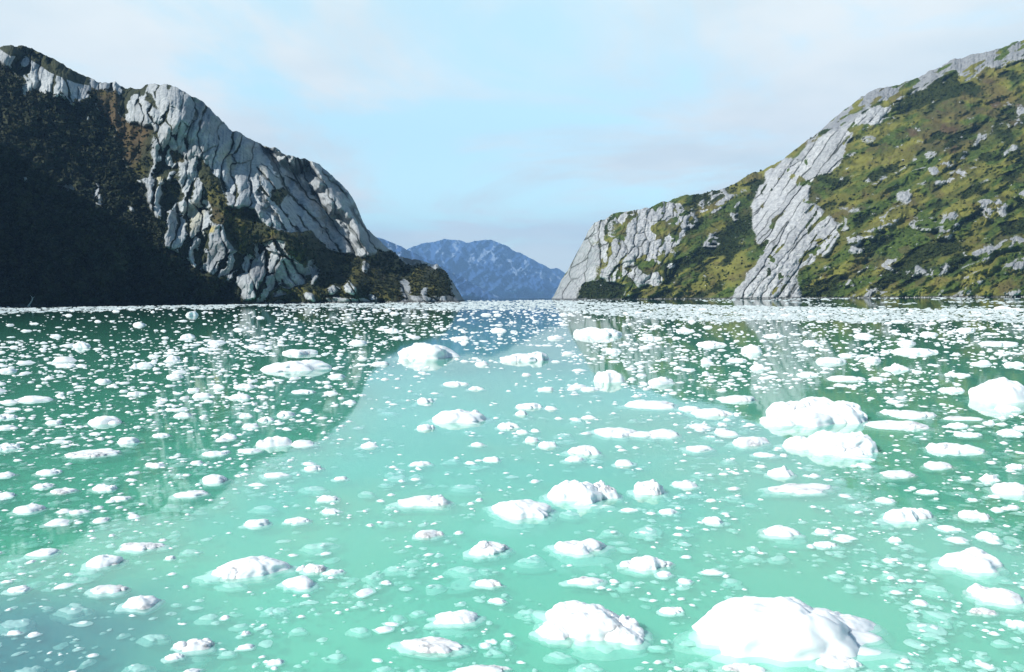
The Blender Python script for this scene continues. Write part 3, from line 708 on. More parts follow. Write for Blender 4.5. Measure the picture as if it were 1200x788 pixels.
# every counted piece: frame x, y of its middle, width, height (pixels of the photograph), kind, label when it is one to steer by
#  kind: n ordinary, f flat, d domed, j jagged, s lying awash (pale through the water)
ICE = [
 (940,727,225,88,'B','huge smooth white ice block whose eastern end slips under the green water'),
 (690,723,125,66,'J','large knobbly white ice block with a jagged notched crest'),
 (952,478,126,44,'F','broad flat-topped white floe with a squared-off corner'),
 (976,512,102,44,'W','white wedge-shaped floe narrowing towards the viewer, touching the broad flat-topped floe'),
 (1055,496,72,16,'f','long thin ice slab joined to the side of the wedge-shaped floe'),
 (1060,484,66,13,'f','low ragged ice strip behind the long thin slab'),
 (1170,452,80,38,'d','big smooth white hump cut by the frame edge below the grassy hill'),
 (682,570,88,44,'j','large rugged white ice block with steep sides above a pale underwater lobe'),
 (610,594,78,32,'d','white rounded ice block with one small peak on its crest'),
 (499,409,70,24,'d','white dome-shaped bergy bit floating before the far blue mountain'),
 (613,415,60,18,'w','white ice bit rising to a rounded hump at one end'),
 (698,386,58,16,'f','long low white floe just short of the brash ice belt'),
 (345,427,80,18,'d','wide low white mound in the dark reflection of the granite cliff'),
 (350,411,44,10,'f','flat white strip of ice just behind the wide low mound'),
 (713,438,38,22,'j','broken lumpy ice block at the edge of the green reflection'),
 (775,444,34,14,'n','pale ragged ice cluster in the green reflection of the slabs'),
 (536,484,76,25,'j','ragged white ice block with a bumpy flat top in mid channel'),
 (762,473,68,13,'f','long low ice streak in open turquoise water'),
 (747,505,100,17,'T','long twin-humped ice bar, one hump at each end'),
 (683,525,46,17,'j','small ice block with a saddle between two bumps'),
 (673,537,28,9,'f','flat ice plate tucked under the saddle-backed block'),
 (495,584,66,24,'w','white ice block with raised ends and a dipped top'),
 (572,638,52,28,'p','white ice block with a single pointed peak'),
 (673,638,82,30,'j','wide white ice block with a low spiky crest'),
 (758,657,68,28,'n','pale ice block with a second small block resting at its corner'),
 (682,680,48,13,'f','smooth oval ice plate with no bumps, awash in green water'),
 (763,567,44,28,'j','compact craggy ice block above a pale sunken base'),
 (534,722,54,22,'d','smooth slanting white ice lens'),
 (508,754,80,26,'f','long sloping white floe low in the water with a blunt end'),
 (570,786,90,12,'j','knobbly ice block mostly cut off by the bottom of the picture'),
 (690,777,44,22,'s','pale sunken ice slab just under the surface by the jagged-crested block'),
 (297,661,85,34,'O','large smooth oval ice block lying aslant'),
 (350,681,42,20,'d','round ice hump beside the slanting oval block'),
 (366,664,35,16,'n','ice lump with a small knob, behind the round hump'),
 (165,704,40,20,'d','round white ice ball in the bluish shaded water'),
 (228,753,45,22,'j','crumbly white ice heap in the shaded water'),
 (163,639,55,13,'f','long narrow tilted ice tongue'),
 (122,655,40,20,'d','humped ice lump with a pale tail beneath it'),
 (128,689,45,15,'f','low slanting ice blade at the edge of the bluish water'),
 (87,709,48,20,'s','dim bluish ice block sunk below the surface'),
 (33,594,42,14,'n','white ice slab at the green water margin by the frame edge'),
 (52,646,33,12,'f','ice slab lying along the dark edge of the cliff reflection'),
 (325,515,50,19,'n','stout white ice block floating where reflection meets bright water'),
 (251,560,37,14,'d','rounded white ice loaf on pale green water'),
 (222,578,42,11,'f','flat ice strip just in front of the rounded loaf'),
 (122,490,46,15,'n','white ice lump with a smaller knob behind it in the dark green reflection'),
 (112,530,65,12,'f','stretched string of low ice in the green reflection'),
 (40,466,48,10,'f','long broken ice strip at the dark reflection of the forest'),
 (1168,651,0,0,'',''),
 (1137,652,80,36,'d','broad smooth ice dome with a lobe at its near side'),
 (1163,694,70,28,'n','ice block with a raised shoulder and a trailing low end'),
 (982,772,60,24,'n','white ice lump lying against the foot of the huge smooth block'),
 (870,782,60,14,'j','bumpy ice lump at the bottom frame edge under the huge smooth block'),
 (1062,599,60,26,'n','ice block made of two joined round lobes'),
 (917,621,46,17,'d','smooth white ice loaf alone on clear turquoise water'),
 (943,571,90,14,'f','long thin tapering ice bar'),
 (915,548,32,22,'p','tall narrow ice lump above its own pale reflection'),
 (880,515,58,16,'n','ice floe with a hump and a thin pointed tail'),
 (862,465,46,12,'f','flat white floe just behind the broad flat-topped floe'),
 (1120,522,66,20,'w','ice floe with a rounded head and a long low tail'),
 (1185,570,44,20,'d','smooth ice mound with a small companion lump, near the frame edge'),
 (1052,554,46,12,'n','pale ice lump on streaked green water'),
 (1050,427,31,14,'p','small block-shaped bergy bit with an upright face'),
 (1076,409,52,11,'f','long flat floe with a stepped end, below the brash belt'),
 (833,481,46,14,'n','ragged low floe on bright water beside the reflection edge'),
 (880,407,22,12,'p','little upright ice bit under the pale slab reflection'),
 (972,421,40,10,'d','low white ice mound under the grassy slope reflection'),
 (96,403,20,9,'p','lone little ice bit in the darkest reflection of the forest'),
 (163,379,15,5,'f','tiny flat bit isolated on black water below the forest'),
 # ---- the rest, named from their neighbours
 (65,393,12,4,'n',''),(220,393,15,6,'n',''),(225,367,13,6,'n',''),(77,427,25,6,'f',''),(168,426,25,8,'n',''),(203,418,15,9,'n',''),(8,433,20,6,'n',''),(8,486,30,9,'n',''),(62,494,18,6,'n',''),(6,500,22,6,'f',''),(10,521,30,12,'n',''),
 (150,515,22,10,'n',''),(188,509,26,7,'n',''),(170,498,20,5,'s',''),(48,522,24,7,'s',''),(55,552,31,9,'n',''),(6,555,22,8,'n',''),(50,568,20,8,'n',''),(76,574,35,9,'n',''),(122,570,30,11,'n',''),(141,583,27,8,'n',''),(180,544,28,8,'n',''),
 (252,530,33,9,'n',''),(240,525,24,8,'s',''),(269,510,22,9,'n',''),(237,462,20,8,'n',''),(282,463,30,10,'n',''),(287,451,26,8,'n',''),(257,452,14,6,'n',''),(353,458,34,7,'f',''),(288,486,16,6,'n',''),(312,490,18,8,'n',''),(335,483,24,10,'n',''),(292,498,20,7,'n',''),
 (293,527,28,8,'n',''),(360,480,14,5,'n',''),(323,556,31,8,'f',''),(367,547,25,10,'n',''),(383,583,27,10,'n',''),(367,570,37,9,'s',''),(307,592,32,9,'s',''),(92,599,21,7,'n',''),(7,579,20,8,'n',''),(103,667,30,11,'s',''),(200,653,12,6,'n',''),(222,644,20,7,'s',''),
 (272,683,35,10,'s',''),(303,611,33,14,'n',''),(348,609,33,11,'n',''),(388,598,26,9,'n',''),(373,636,45,14,'s',''),(392,669,26,10,'n',''),(22,689,28,11,'n',''),(20,726,50,16,'s',''),(245,718,25,13,'s',''),(182,743,40,14,'s',''),(205,768,28,12,'n',''),(223,786,20,10,'n',''),
 (157,778,42,20,'s',''),(33,782,40,15,'s',''),(288,757,18,8,'n',''),(268,762,17,8,'s',''),(323,775,20,9,'n',''),(328,711,20,11,'s',''),(288,741,10,7,'n',''),(533,448,32,8,'n',''),(558,454,18,6,'n',''),(499,468,20,8,'n',''),(498,499,23,10,'n',''),(433,520,20,9,'n',''),(455,482,24,5,'s',''),
 (620,474,32,10,'n',''),(611,483,14,7,'n',''),(597,497,30,11,'n',''),(612,505,14,6,'n',''),(660,507,28,9,'s',''),(642,519,25,11,'n',''),(623,514,16,8,'n',''),(675,490,26,10,'s',''),(577,537,23,9,'n',''),(493,542,27,8,'n',''),(543,567,38,12,'s',''),(530,537,20,7,'s',''),(783,598,24,10,'n',''),(797,566,20,8,'n',''),
 (465,557,22,7,'s',''),(667,598,30,12,'s',''),(737,597,24,6,'n',''),(500,624,38,14,'n',''),(623,652,42,18,'s',''),(543,664,42,15,'s',''),(465,663,30,11,'s',''),(573,682,38,13,'n',''),(437,673,24,9,'s',''),(583,703,24,9,'n',''),(785,714,30,13,'n',''),(655,764,36,13,'s',''),(770,755,22,8,'s',''),(580,761,20,9,'s',''),(593,749,18,12,'s',''),
 (490,715,18,8,'s',''),(617,713,22,12,'s',''),(733,683,26,10,'s',''),(778,672,20,9,'p',''),(1063,400,26,8,'n',''),(990,415,24,6,'n',''),(1022,420,22,8,'n',''),(1012,392,22,6,'n',''),(832,401,40,9,'n',''),(888,429,18,8,'n',''),(827,422,16,8,'n',''),(865,421,26,6,'n',''),(947,437,28,8,'n',''),(990,442,42,9,'f',''),(1030,443,24,6,'n',''),
 (1122,438,30,6,'n',''),(1172,401,42,7,'f',''),(1175,360,18,4,'f',''),(808,477,30,9,'n',''),(832,507,24,13,'s',''),(820,524,42,11,'n',''),(855,537,24,9,'s',''),(893,532,34,7,'n',''),(807,567,20,10,'n',''),(820,553,16,7,'s',''),(1095,543,40,12,'n',''),(1132,490,50,7,'f',''),(1123,497,24,8,'n',''),(1135,508,30,8,'n',''),(1160,558,18,12,'n',''),(1037,585,22,8,'n',''),
 (1182,477,30,10,'n',''),(1115,455,28,9,'n',''),(836,608,28,13,'n',''),(968,637,30,10,'n',''),(965,622,24,9,'n',''),(1048,631,14,8,'n',''),(1140,601,40,16,'n',''),(1113,618,29,9,'n',''),(1157,626,28,14,'n',''),(1185,628,26,10,'s',''),(1097,686,32,14,'s',''),(1150,715,35,11,'n',''),(1193,730,30,13,'n',''),(820,775,30,10,'s',''),(805,750,20,10,'s',''),(803,680,16,8,'n',''),
 (1045,670,26,11,'s',''),(913,651,22,8,'s',''),(837,668,22,7,'s',''),(978,671,16,9,'s',''),(1173,749,20,8,'s',''),(1030,610,22,8,'s',''),(1185,505,30,10,'n',''),(1190,545,26,9,'n',''),(1015,545,26,8,'s',''),(1005,590,26,8,'s',''),(1085,575,24,8,'n',''),(1130,575,24,8,'s',''),(640,455,20,6,'n',''),(690,455,24,6,'n',''),(720,410,20,6,'n',''),(760,395,30,6,'f',''),(800,386,26,6,'n',''),(905,392,26,6,'n',''),(950,400,20,6,'n',''),
 (420,400,22,6,'n',''),(445,425,22,6,'n',''),(395,440,20,6,'n',''),(300,405,24,6,'n',''),(255,400,20,5,'n',''),(120,445,26,7,'n',''),(160,460,22,6,'n',''),(205,440,18,6,'n',''),(30,510,18,6,'s',''),(215,485,20,7,'n',''),(410,470,16,6,'n',''),(565,425,16,6,'n',''),(540,395,24,6,'n',''),(585,386,20,5,'n',''),(650,395,22,5,'n',''),(460,386,18,5,'n',''),(1130,385,30,6,'n',''),(1090,390,24,6,'n',''),(1190,425,26,8,'n',''),(1150,425,22,6,'n',''),
 (430,575,18,7,'s',''),(455,610,18,7,'s',''),(400,560,18,6,'n',''),(560,520,16,6,'n',''),(715,620,20,8,'s',''),(860,580,20,7,'s',''),(880,650,20,8,'s',''),(420,735,26,11,'s',''),(395,765,22,10,'s',''),(450,780,20,10,'s',''),(350,735,18,9,'s',''),(1090,740,22,9,'s',''),(1110,770,26,10,'s',''),
]
ICE = [r for r in ICE if r[2] > 0]
N_NAMED = sum(1 for r in ICE if r[5])

# a short name for each piece one steers by
NICKS = {(940,727): 'the huge smooth block', (690,723): 'the large knobbly block', (952,478): 'the broad flat-topped floe', (976,512): 'the wedge-shaped floe', (1055,496): 'the long thin slab',
 (1060,484): 'the low ragged strip', (1170,452): 'the big smooth hump', (682,570): 'the steep-sided rugged block', (610,594): 'the small-peaked round block', (499,409): 'the dome-shaped bergy bit',
 (613,415): 'the one-humped bergy bit', (698,386): 'the floe below the brash belt', (345,427): 'the wide low mound', (350,411): 'the strip behind the mound', (713,438): 'the broken lumpy block', (775,444): 'the pale ragged cluster',
 (536,484): 'the bumpy-topped ragged block', (762,473): 'the long low streak', (747,505): 'the twin-humped bar', (683,525): 'the saddle-backed block', (673,537): 'the tucked-in plate', (495,584): 'the dipped-top block',
 (572,638): 'the single-peaked block', (673,638): 'the low spiky block', (758,657): 'the block with a companion', (682,680): 'the smooth oval plate', (763,567): 'the compact craggy block', (534,722): 'the slanting ice lens',
 (508,754): 'the blunt sloping floe', (570,786): 'the knobbly cut-off block', (690,777): 'the sunken slab', (297,661): 'the slanting oval block', (350,681): 'the round hump', (366,664): 'the knobbed lump', (165,704): 'the round ice ball',
 (228,753): 'the crumbly heap', (163,639): 'the tilted ice tongue', (122,655): 'the tailed humped lump', (128,689): 'the slanting blade', (87,709): 'the dim bluish block', (33,594): 'the slab on green margin', (52,646): 'the slab on dark edge',
 (325,515): 'the stout reflection-edge block', (251,560): 'the pale-water loaf', (222,578): 'the strip before the loaf', (122,490): 'the knob-backed lump', (112,530): 'the stretched ice string', (40,466): 'the long broken strip',
 (1137,652): 'the broad smooth dome', (1163,694): 'the high-shouldered block', (982,772): 'the lump against the huge block', (870,782): 'the bumpy frame-edge lump', (1062,599): 'the two-lobed block', (917,621): 'the lone smooth loaf',
 (943,571): 'the tapering bar', (915,548): 'the tall narrow lump', (880,515): 'the pointed-tail floe', (862,465): 'the small flat floe', (1120,522): 'the round-headed floe', (1185,570): 'the frame-edge mound', (1052,554): 'the streaked-water lump',
 (1050,427): 'the upright bergy bit', (1076,409): 'the stepped floe', (833,481): 'the ragged low floe', (880,407): 'the little upright bit', (972,421): 'the low mound', (96,403): 'the lone dark-water bit', (163,379): 'the tiny flat bit'}

def label_rest(items):
    """label each unnamed piece by its rank on one side of a piece one steers by"""
    named = [r for r in items if r[5]]
    rest = [r for r in items if not r[5]]
    words = {'n': 'white ice chunk', 'f': 'flat ice sliver', 's': 'pale awash ice chunk', 'p': 'upright ice chunk'}
    rel = {'N': 'beyond', 'S': 'in front of', 'W': 'on the cliff side of', 'E': 'on the grassy side of'}
    nth = ['first ', 'second ', 'third ', 'fourth ', 'fifth ']
    ranked, cand = {}, []
    for q in named:
        lists = {}
        for r in rest:
            dx, dy = r[0] - q[0], (r[1] - q[1]) * 2.2
            side = ('E' if dx > 0 else 'W') if abs(dx) > abs(dy) else ('S' if dy > 0 else 'N')
            lists.setdefault((side, r[4]), []).append((math.hypot(dx, dy), id(r)))
        for (side, k), l in lists.items():
            for n, (d, ri) in enumerate(sorted(l)[:5]):
                cand.append((d * (1 + 0.25 * n), ri, '%s%s %s %s' % (nth[n], words[k], rel[side], NICKS[q[:2]])))
    out = {}
    for d, ri, lab in sorted(cand):
        out.setdefault(ri, lab)
    return out

def ice_cluster(W, D, H, seed, sub, par, sink=0.0, yaw=0.0):
    """one frozen-together piece: a main block and smaller blocks fused to it. sub: (dx, dy, width, depth, height) as shares of the whole"""
    Vs, Qs, Ts, off = [], [], [], 0
    for i, (dx, dy, fw, fd, fh) in enumerate(sub):
        q = dict(par)
        if fw < 0.45: q['nr'] = max(6, q['nr'] // 2); q['ns'] = max(18, q['ns'] // 2)
        fh = min(fh, 0.30 + 1.1 * min(fw, fd))
        V, Q, T = ice_lump(W * fw, D * fd, H * fh, seed + 11.3 * i, sink=sink, **q)
        V = V + np.array([dx * W / 2, dy * D / 2, 0.0])
        Vs.append(V); Qs.append(Q + off); Ts.append(T + off); off += len(V)
    V = np.concatenate(Vs)
    c, s = math.cos(yaw), math.sin(yaw)
    return V @ np.array([[c, s, 0], [-s, c, 0], [0, 0, 1]]), np.concatenate(Qs), np.concatenate(Ts)

SUBS = {
 'F': [(-0.1, -0.1, 0.9, 0.85, 0.62), (0.42, 0.15, 0.55, 0.8, 1.0), (-0.2, 0.4, 0.5, 0.5, 0.8), (-0.75, -0.1, 0.3, 0.5, 0.3)],
 'W': [(0.1, 0.1, 0.8, 0.8, 0.8), (0.3, -0.55, 0.35, 0.4, 0.28), (-0.6, 0.35, 0.4, 0.5, 0.45), (0.55, 0.3, 0.4, 0.5, 1.0), (-0.1, -0.4, 0.5, 0.45, 0.4)],
 'B': [(-0.22, -0.05, 0.78, 0.95, 1.0), (0.35, 0.1, 0.6, 0.75, 0.62), (0.42, 0.42, 0.22, 0.22, 0.95), (-0.28, 0.6, 0.13, 0.15, 0.95), (-0.42, 0.55, 0.1, 0.12, 0.8)],
 'J': [(-0.05, 0.0, 0.85, 0.85, 0.9), (-0.12, 0.2, 0.3, 0.35, 1.08), (0.35, 0.2, 0.25, 0.3, 0.88), (0.72, 0.15, 0.22, 0.3, 0.75), (0.55, -0.3, 0.5, 0.5, 0.5), (-0.6, -0.35, 0.4, 0.5, 0.35), (0.3, 0.4, 0.14, 0.16, 0.95)],
 'O': [(0.0, 0.0, 1.0, 0.9, 1.0), (-0.55, -0.3, 0.35, 0.4, 0.6)],
 'T': [(-0.5, 0, 0.5, 0.9, 1.0), (0.58, 0, 0.4, 0.9, 0.85), (0.1, -0.1, 0.5, 0.6, 0.35)],
}
def random_subs(k, rnd):
    if k in SUBS: return SUBS[k]
    if k == 'd': out = [(0, 0, 0.95, 0.95, 1.0)]; m = rnd.randint(1, 2); hh = (0.15, 0.5)
    elif k == 'f': out = [(rnd.uniform(-.1, .1), 0, 0.9, 0.85, 0.8)]; m = rnd.randint(2, 4); hh = (0.5, 1.2)
    elif k == 's': out = [(0, 0, 0.9, 0.9, 1.0)]; m = rnd.randint(0, 2); hh = (0.6, 1.1)
    elif k == 'w': out = [(0, 0, 0.85, 0.85, 0.62), (rnd.choice([-.55, .55]), 0.1, 0.42, 0.6, 1.0)]; m = rnd.randint(1, 2); hh = (0.3, 0.6)
    elif k == 'p': out = [(0, 0, 0.9, 0.9, 0.6), (rnd.uniform(-.2, .2), 0.1, 0.42, 0.5, 1.05)]; m = 1; hh = (0.2, 0.5)
    else: out = [(rnd.uniform(-.12, .12), 0, 0.82, 0.85, 0.85)]; m = rnd.randint(3, 5); hh = (0.3, 1.05)
    for _ in range(m):
        a = rnd.uniform(0, 6.283); r = rnd.uniform(0.35, 0.72); fw = rnd.uniform(0.2, 0.42)
        out.append((r * math.cos(a), r * math.sin(a), fw, fw * rnd.uniform(0.9, 1.4), rnd.uniform(*hh)))
    return out

def build_ice():
    rest = label_rest(ICE)
    for n, r in enumerate(ICE):
        x, y, w, h, k, lab = r
        seed = 1.37 * n + 0.21
        rnd = random.Random(n)
        _, t0 = on_water(np.array(x), np.array(min(y + 0.35 * h, 1200)))
        p0, _ = on_water(np.array(float(x)), np.array(y + 0.3 * h))
        dist = math.hypot(p0[0], p0[1]); W = w / FPX * p0[1]
        st = CAM_Z / math.hypot(dist, CAM_Z)                       # sine of the looking-down angle
        asp = 0.95 if k in 'Bd' else 0.8
        if k in 'sf': asp = 0.9
        D = asp * W
        pxm = FPX / p0[1]
        cap = 0.72 if k in 'sf' else 0.62
        if D * st * pxm > cap * h: D = cap * h / (st * pxm)
        D = max(D, 0.28 * W)
        Dp = D * st * pxm
        H = max((h - 0.75 * Dp) / pxm, (0.03 if k in 'sf' else 0.08) * W)
        H = min((1.0 if k == 'B' else 0.80) * H, 0.42 * W)
        if k == 'B': W *= 1.14
        p, _ = on_water(np.array(float(x)), np.array(y + h / 2 - Dp / 2))
        par = dict(nr=12, ns=36, power=2.4, rough=0.28)
        W *= 1.06
        if w > 50: par.update(nr=26, ns=84)
        if w > 80: par.update(nr=40, ns=128)
        if w < 26: par.update(nr=7, ns=22)
        yaw = rnd.uniform(-0.25, 0.25)
        if k == 'd': par.update(power=2.1, rough=0.2)
        if k in 'jJ': par.update(power=2.8, rough=0.30, jag=0.12)
        if k == 'f': par.update(power=3.2, rough=0.25)
        if k in 'OB': par.update(power=2.4, rough=0.12)
        if k == 'O': yaw = 0.4
        if k == 'F': par.update(power=4.5, rough=0.15)
        if k == 'W': par.update(power=3.4, rough=0.25, jag=0.1)
        sink = 0.0
        if k == 's': sink = H * 0.75 + 0.015; par.update(power=2.2, rough=0.3)
        elif w > 12: sink = 0.0
        subs = random_subs(k, rnd) if w > 22 else [(0, 0, 1, 1, 1), (rnd.uniform(-.5, .5), rnd.uniform(-.5, .3), 0.5, 0.5, rnd.uniform(0.5, 1.0))]
        V, Q, T = ice_cluster(W, D, H, seed, subs, par, sink=sink, yaw=yaw)
        if k == 'B': V[:, 2] -= np.clip(V[:, 0] / (W / 2) + 0.1, 0, 1.2) * 0.50 * H
        nm = 'ice_floe' if w > 40 else 'ice_chunk'
        o = raw_mesh(nm, V, [Q, T], MAT_WET if k == 's' else (MAT_ICE if w > 34 else MAT_CRUMB))
        o.location = (p[0], p[1], 0)
        tag(o, lab or rest.get(id(r)) or 'small white ice chunk', 'ice floe' if w > 40 else 'ice chunk', 'ice pieces floating in the fjord')
        if k in 'jJWdB' and w >= 44 and y > 460:                   # a pale foot shows under the water at the near side
            V2, Q2, T2 = ice_lump(W * 0.85, D * 0.75, H * 0.5, seed + 50, nr=9, ns=40, power=2.0, rough=0.3, sink=H * 0.30 + 0.07)
            f = raw_mesh('underwater_foot', V2 + np.array([rnd.uniform(-.12, .2) * W, -0.42 * D, 0]), [Q2, T2], MAT_WET, parent=o)
            f['label'] = 'pale green foot of the block seen through the water'
build_ice()

# crumbs of ice nobody could count, and the packed belt of brash along the far shore
def crumb_proto(seed, rings, ns):
    V, Q, T = ice_lump(1.0, 0.8, 0.22, seed, nr=rings, ns=ns, power=2.2, rough=0.4, keel=0.15)
    return V, Q, T

def scatter_crumbs(name, xy, wid, asp, hgt, sink, mat, label, rings, ns, npro=8):
    Vs, Qs, Ts, off = [], [], [], 0
    pro = [crumb_proto(300 + 3.1 * i, rings, ns) for i in range(npro)]
    which = RNG.integers(0, npro, len(xy))
    ang = RNG.random(len(xy)) * 6.283
    for i in range(npro):
        s = np.where(which == i)[0]
        if not len(s): continue
        V, Q, T = pro[i]
        a = ang[s][:, None]; c, sn = np.cos(a), np.sin(a)
        x = (V[None, :, 0] * c - V[None, :, 1] * sn) * wid[s][:, None]
        y = (V[None, :, 0] * sn + V[None, :, 1] * c) * wid[s][:, None] * asp[s][:, None]
        z = V[None, :, 2] * wid[s][:, None] * hgt[s][:, None] - sink[s][:, None]
        P = np.stack([x + xy[s, 0][:, None], y + xy[s, 1][:, None], z], -1)
        n = len(V)
        o = off + np.arange(len(s))[:, None, None] * n
        Vs.append(P.reshape(-1, 3)); Qs.append((Q[None] + o).reshape(-1, 4)); Ts.append((T[None] + o).reshape(-1, 3))
        off += len(s) * n
    o = raw_mesh(name, np.concatenate(Vs), [np.concatenate(Qs), np.concatenate(Ts)], mat)
    tag(o, label, 'ice', kind='stuff')

def make_crumbs():
    n = 115000
    px = RNG.uniform(-300, 1500, n); py = 362 + (RNG.random(n) ** 1.45) * 470
    # open bright lane is emptier; the mirrored slopes and the east side are crowded
    lane = in_poly(px, py, [(640, 385), (670, 385), (720, 450), (840, 520), (960, 600), (1010, 800), (120, 800), (100, 650), (300, 580), (400, 500), (450, 425), (560, 410)])
    clump = fbm(px / 70, (py - 340) / 26, 4, 301)
    k = np.where(lane, 0.17, 0.46) + 0.26 * clump
    k *= np.interp(py, [362, 378, 400, 470, 560, 640, 800], [0.50, 0.75, 1.05, 0.80, 0.55, 0.42, 0.34])
    dark = (px < 330) & (py < 398)
    k = np.where(dark, k * np.interp(px, [0, 330], [0.18, 0.7]), k)
    k = np.where((px < 260) & (py > 690), k * 0.3, k)
    ok = RNG.random(n) < k
    px, py = px[ok], py[ok]
    # keep clear of the big pieces
    free = np.ones(len(px), bool)
    for r in ICE:
        if r[2] > 30: free &= ((px - r[0]) / (0.56 * r[2] + 3)) ** 2 + ((py - r[1] - 0.15 * r[3]) / (0.6 * r[3] + 2)) ** 2 > 1
    px, py = px[free], py[free]
    p, t = on_water(px, py)
    # size in frame pixels, larger near the viewer
    sp = np.interp(py, [362, 400, 470, 600, 800], [3.2, 4.6, 5.8, 7.2, 9.0]) * 0.86 * np.exp(RNG.normal(0, 0.55, len(px)))
    wid = sp / FPX * p[:, 1]
    awash = RNG.random(len(px)) < np.interp(py, [362, 420, 520, 640], [0.1, 0.35, 0.66, 0.80])
    asp = RNG.uniform(0.6, 1.2, len(px))
    hgt = RNG.uniform(0.35, 0.9, len(px))
    sink = np.where(awash, wid * hgt * 0.16 + RNG.uniform(0.0, 0.06, len(px)), 0)
    P2 = p[:, :2]
    a = ~awash
    far = py < 430
    scatter_crumbs('ice_crumbs', P2[a & ~far], wid[a & ~far], asp[a & ~far], hgt[a & ~far], sink[a & ~far], MAT_CRUMB, 'countless small white ice crumbs dotting the water', 3, 10)
    scatter_crumbs('ice_crumbs', P2[a & far], wid[a & far], asp[a & far], hgt[a & far], sink[a & far], MAT_CRUMB, 'countless tiny white ice crumbs on the farther water', 2, 8)
    scatter_crumbs('ice_crumbs', P2[awash], wid[awash], asp[awash], hgt[awash], sink[awash], MAT_WET, 'countless pale ice crumbs lying awash just under the surface', 3, 10)
    # the belt
    n = 68000
    px = RNG.uniform(-280, 1480, n); py = RNG.uniform(348, 386, n)
    lo = np.interp(px, [-80, 0, 200, 400, 540, 600, 700, 800, 900, 1200, 1280], [369, 368, 364, 361, 365, 366, 371, 376, 378, 379, 380])
    hi = np.interp(px, [-80, 0, 200, 400, 540, 650, 800, 960, 1000, 1200, 1280], [362, 361.5, 358, 355, 352.5, 352, 357, 360, 361, 362, 362])
    lo = lo + 2.5 * fbm(px / 60, px * 0, 4, 311)
    inside = (py < lo) & (py > hi)
    gap = fbm(px / 26, py / 2.2, 4, 312)
    k = np.where(inside, np.clip(0.85 + 0.5 * gap, 0, 1) * sstep(0, 3.5, lo - py), 0)
    shore = (py > horizon(px) + 3.0) & (py <= hi)
    k = np.where(shore, np.where(px > 640, 0.25, 0.12) * (gap > 0.1), k)
    ok = RNG.random(n) < k
    px, py = px[ok], py[ok]
    p, t = on_water(px, py)
    wid = (2.6 + 3.8 * RNG.random(len(px)) ** 2) / FPX * p[:, 1]
    one = np.ones(len(px))
    scatter_crumbs('brash_ice', p[:, :2], wid, RNG.uniform(0.7, 1.6, len(px)), one * RNG.uniform(0.2, 0.7, len(px)), 0 * one, MAT_SLUSH, 'packed white belt of brash ice along the shore', 2, 7)
make_crumbs()

# rubble along the two waterlines
def make_rubble():
    m, nt, out = new_mat('shore_rock')
    b = principled(nt, out, 0.8, 0.25)
    geo = nt.nodes.new('ShaderNodeNewGeometry')
    nt.links.new(mix_col(nt, noise_node(nt, geo.outputs['Position'], 0.4, 4), (0.10, 0.105, 0.10), (0.42, 0.43, 0.42)), b.inputs['Base Color'])
    for P, PX, lab, ranges in ((PL, PXL, 'grey rubble lying along the foot of the granite hill', ((300, 540, 420),)), (PR, PXR, 'grey rubble lying along the foot of the grassy hill', ((652, 860, 160), (880, 1296, 700)))):
        pts = []
        for a, c, n in ranges:
            for x in RNG.uniform(a, c, n):
                i = int(np.argmin(np.abs(PX[0] - x))); j = int(np.argmax(P[:, i, 2] > 0.0))
                pts.append(P[j, i, :2] + RNG.normal(0, 1.5, 2) + np.array([0, -abs(RNG.normal(0, 3))]))
        pts = np.array(pts); w = 1.2 + 3.2 * RNG.random(len(pts)) ** 3; one = np.ones(len(pts))
        scatter_crumbs('rubble', pts, w, RNG.uniform(.6, 1.2, len(pts)), 2.2 * one * RNG.uniform(0.5, 1.3, len(pts)), 0 * one, m, lab, 3, 8)
make_rubble()

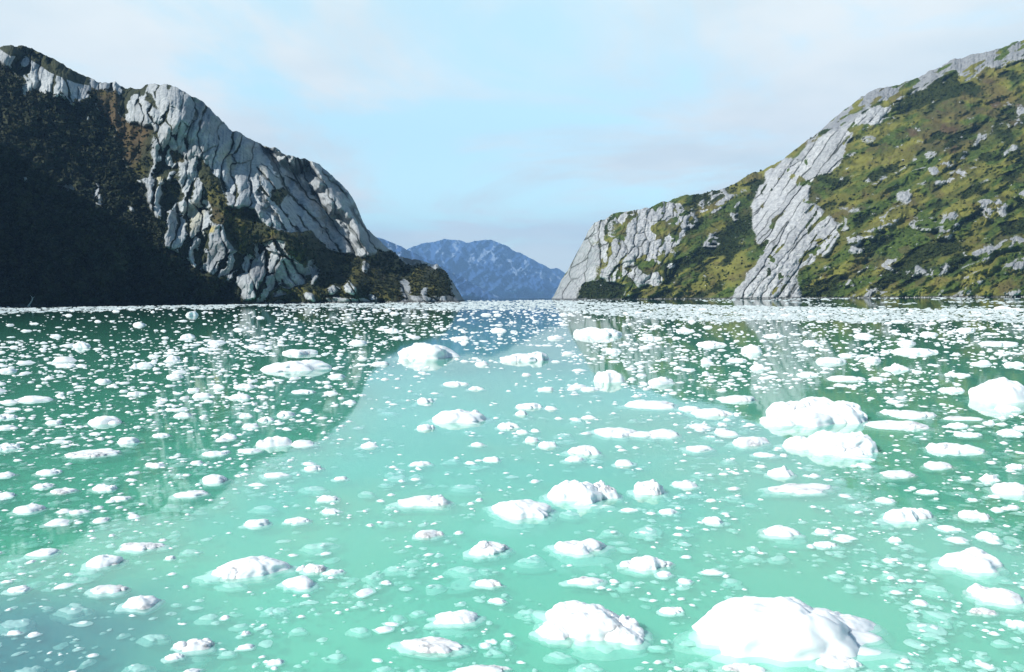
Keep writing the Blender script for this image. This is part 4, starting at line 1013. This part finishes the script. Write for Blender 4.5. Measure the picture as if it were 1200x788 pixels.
def make_snag():
    m, nt, out = new_mat('bleached_wood'); b = principled(nt, out, 0.7, 0.2)
    geo = nt.nodes.new('ShaderNodeNewGeometry')
    nt.links.new(mix_col(nt, noise_node(nt, geo.outputs['Position'], 3.0, 3), (0.55, 0.58, 0.55), (0.40, 0.42, 0.40)), b.inputs['Base Color'])
    i = int(np.argmin(np.abs(xsL - 38))); j = int(np.argmax(PL[:, i, 2] > 0)); o3 = PL[j, i] + np.array([0, -5.0, 0]); o3[2] = 0
    root = bpy.data.objects.new('dead_tree', None); COL.objects.link(root); root.location = o3
    tag(root, 'pale crooked dead trunk leaning at the waterline under the shadowed forest', 'dead tree')
    def limb(name, pts, rad):
        pts = np.array(pts, float); ns = 8; V = []
        for (p, r) in zip(pts, rad):
            a = np.linspace(0, 6.283, ns, endpoint=False)
            V.append(np.stack([p[0] + r * np.cos(a), p[1] + r * np.sin(a), p[2] + 0 * a], -1))
        V = np.concatenate(V + [pts[-1:]]); n = len(pts)
        ii = np.arange(n * ns).reshape(n, ns); jj = np.roll(ii, -1, 1)
        Q = np.stack([ii[:-1], jj[:-1], jj[1:], ii[1:]], -1).reshape(-1, 4); T = np.stack([ii[-1], jj[-1], np.full(ns, n * ns)], -1)
        return raw_mesh(name, V, [Q, T], m, parent=root)
    limb('trunk', [(-2.0, 0, -0.5), (-0.8, 0, 1.2), (1.2, 0, 3.6), (3.0, 0, 6.6), (4.2, 0, 9.4), (6.2, 0, 10.8)], [1.0, 0.9, 0.8, 0.7, 0.5, 0.15])
    limb('branch', [(3.6, 0, 8.0), (3.2, 0, 10.4), (1.2, 0, 12.4)], [0.4, 0.28, 0.08])
    limb('branch', [(-0.4, 0, 1.6), (0.6, 0, 0.8), (1.4, 0, -0.3)], [0.5, 0.4, 0.3])
make_snag()

# ------------------------------------------------------------------ air
def make_haze():
    m, nt, out = new_mat('pale_blue_air')
    v = nt.nodes.new('ShaderNodeVolumePrincipled')
    v.inputs['Color'].default_value = HAZE_COL
    v.inputs['Density'].default_value = HAZE_DENS
    v.inputs['Anisotropy'].default_value = 0.0
    nt.links.new(v.outputs[0], out.inputs['Volume'])
    x, y0, y1, z0, z1 = 26500, -4300, 28500, -6, 2700
    V = [(-x, y0, z0), (x, y0, z0), (x, y1, z0), (-x, y1, z0), (-x, y0, z1), (x, y0, z1), (x, y1, z1), (-x, y1, z1)]
    F = [(3, 2, 1, 0), (4, 5, 6, 7), (0, 1, 5, 4), (1, 2, 6, 5), (2, 3, 7, 6), (3, 0, 4, 7)]
    o = raw_mesh('haze', V, np.array(F), m, smooth=False)
    tag(o, 'thin blue haze filling the air of the fjord', 'haze', kind='stuff')
HAZE_COL = (0.30, 0.57, 1.0, 1)
HAZE_DENS = 0.00005
make_haze()
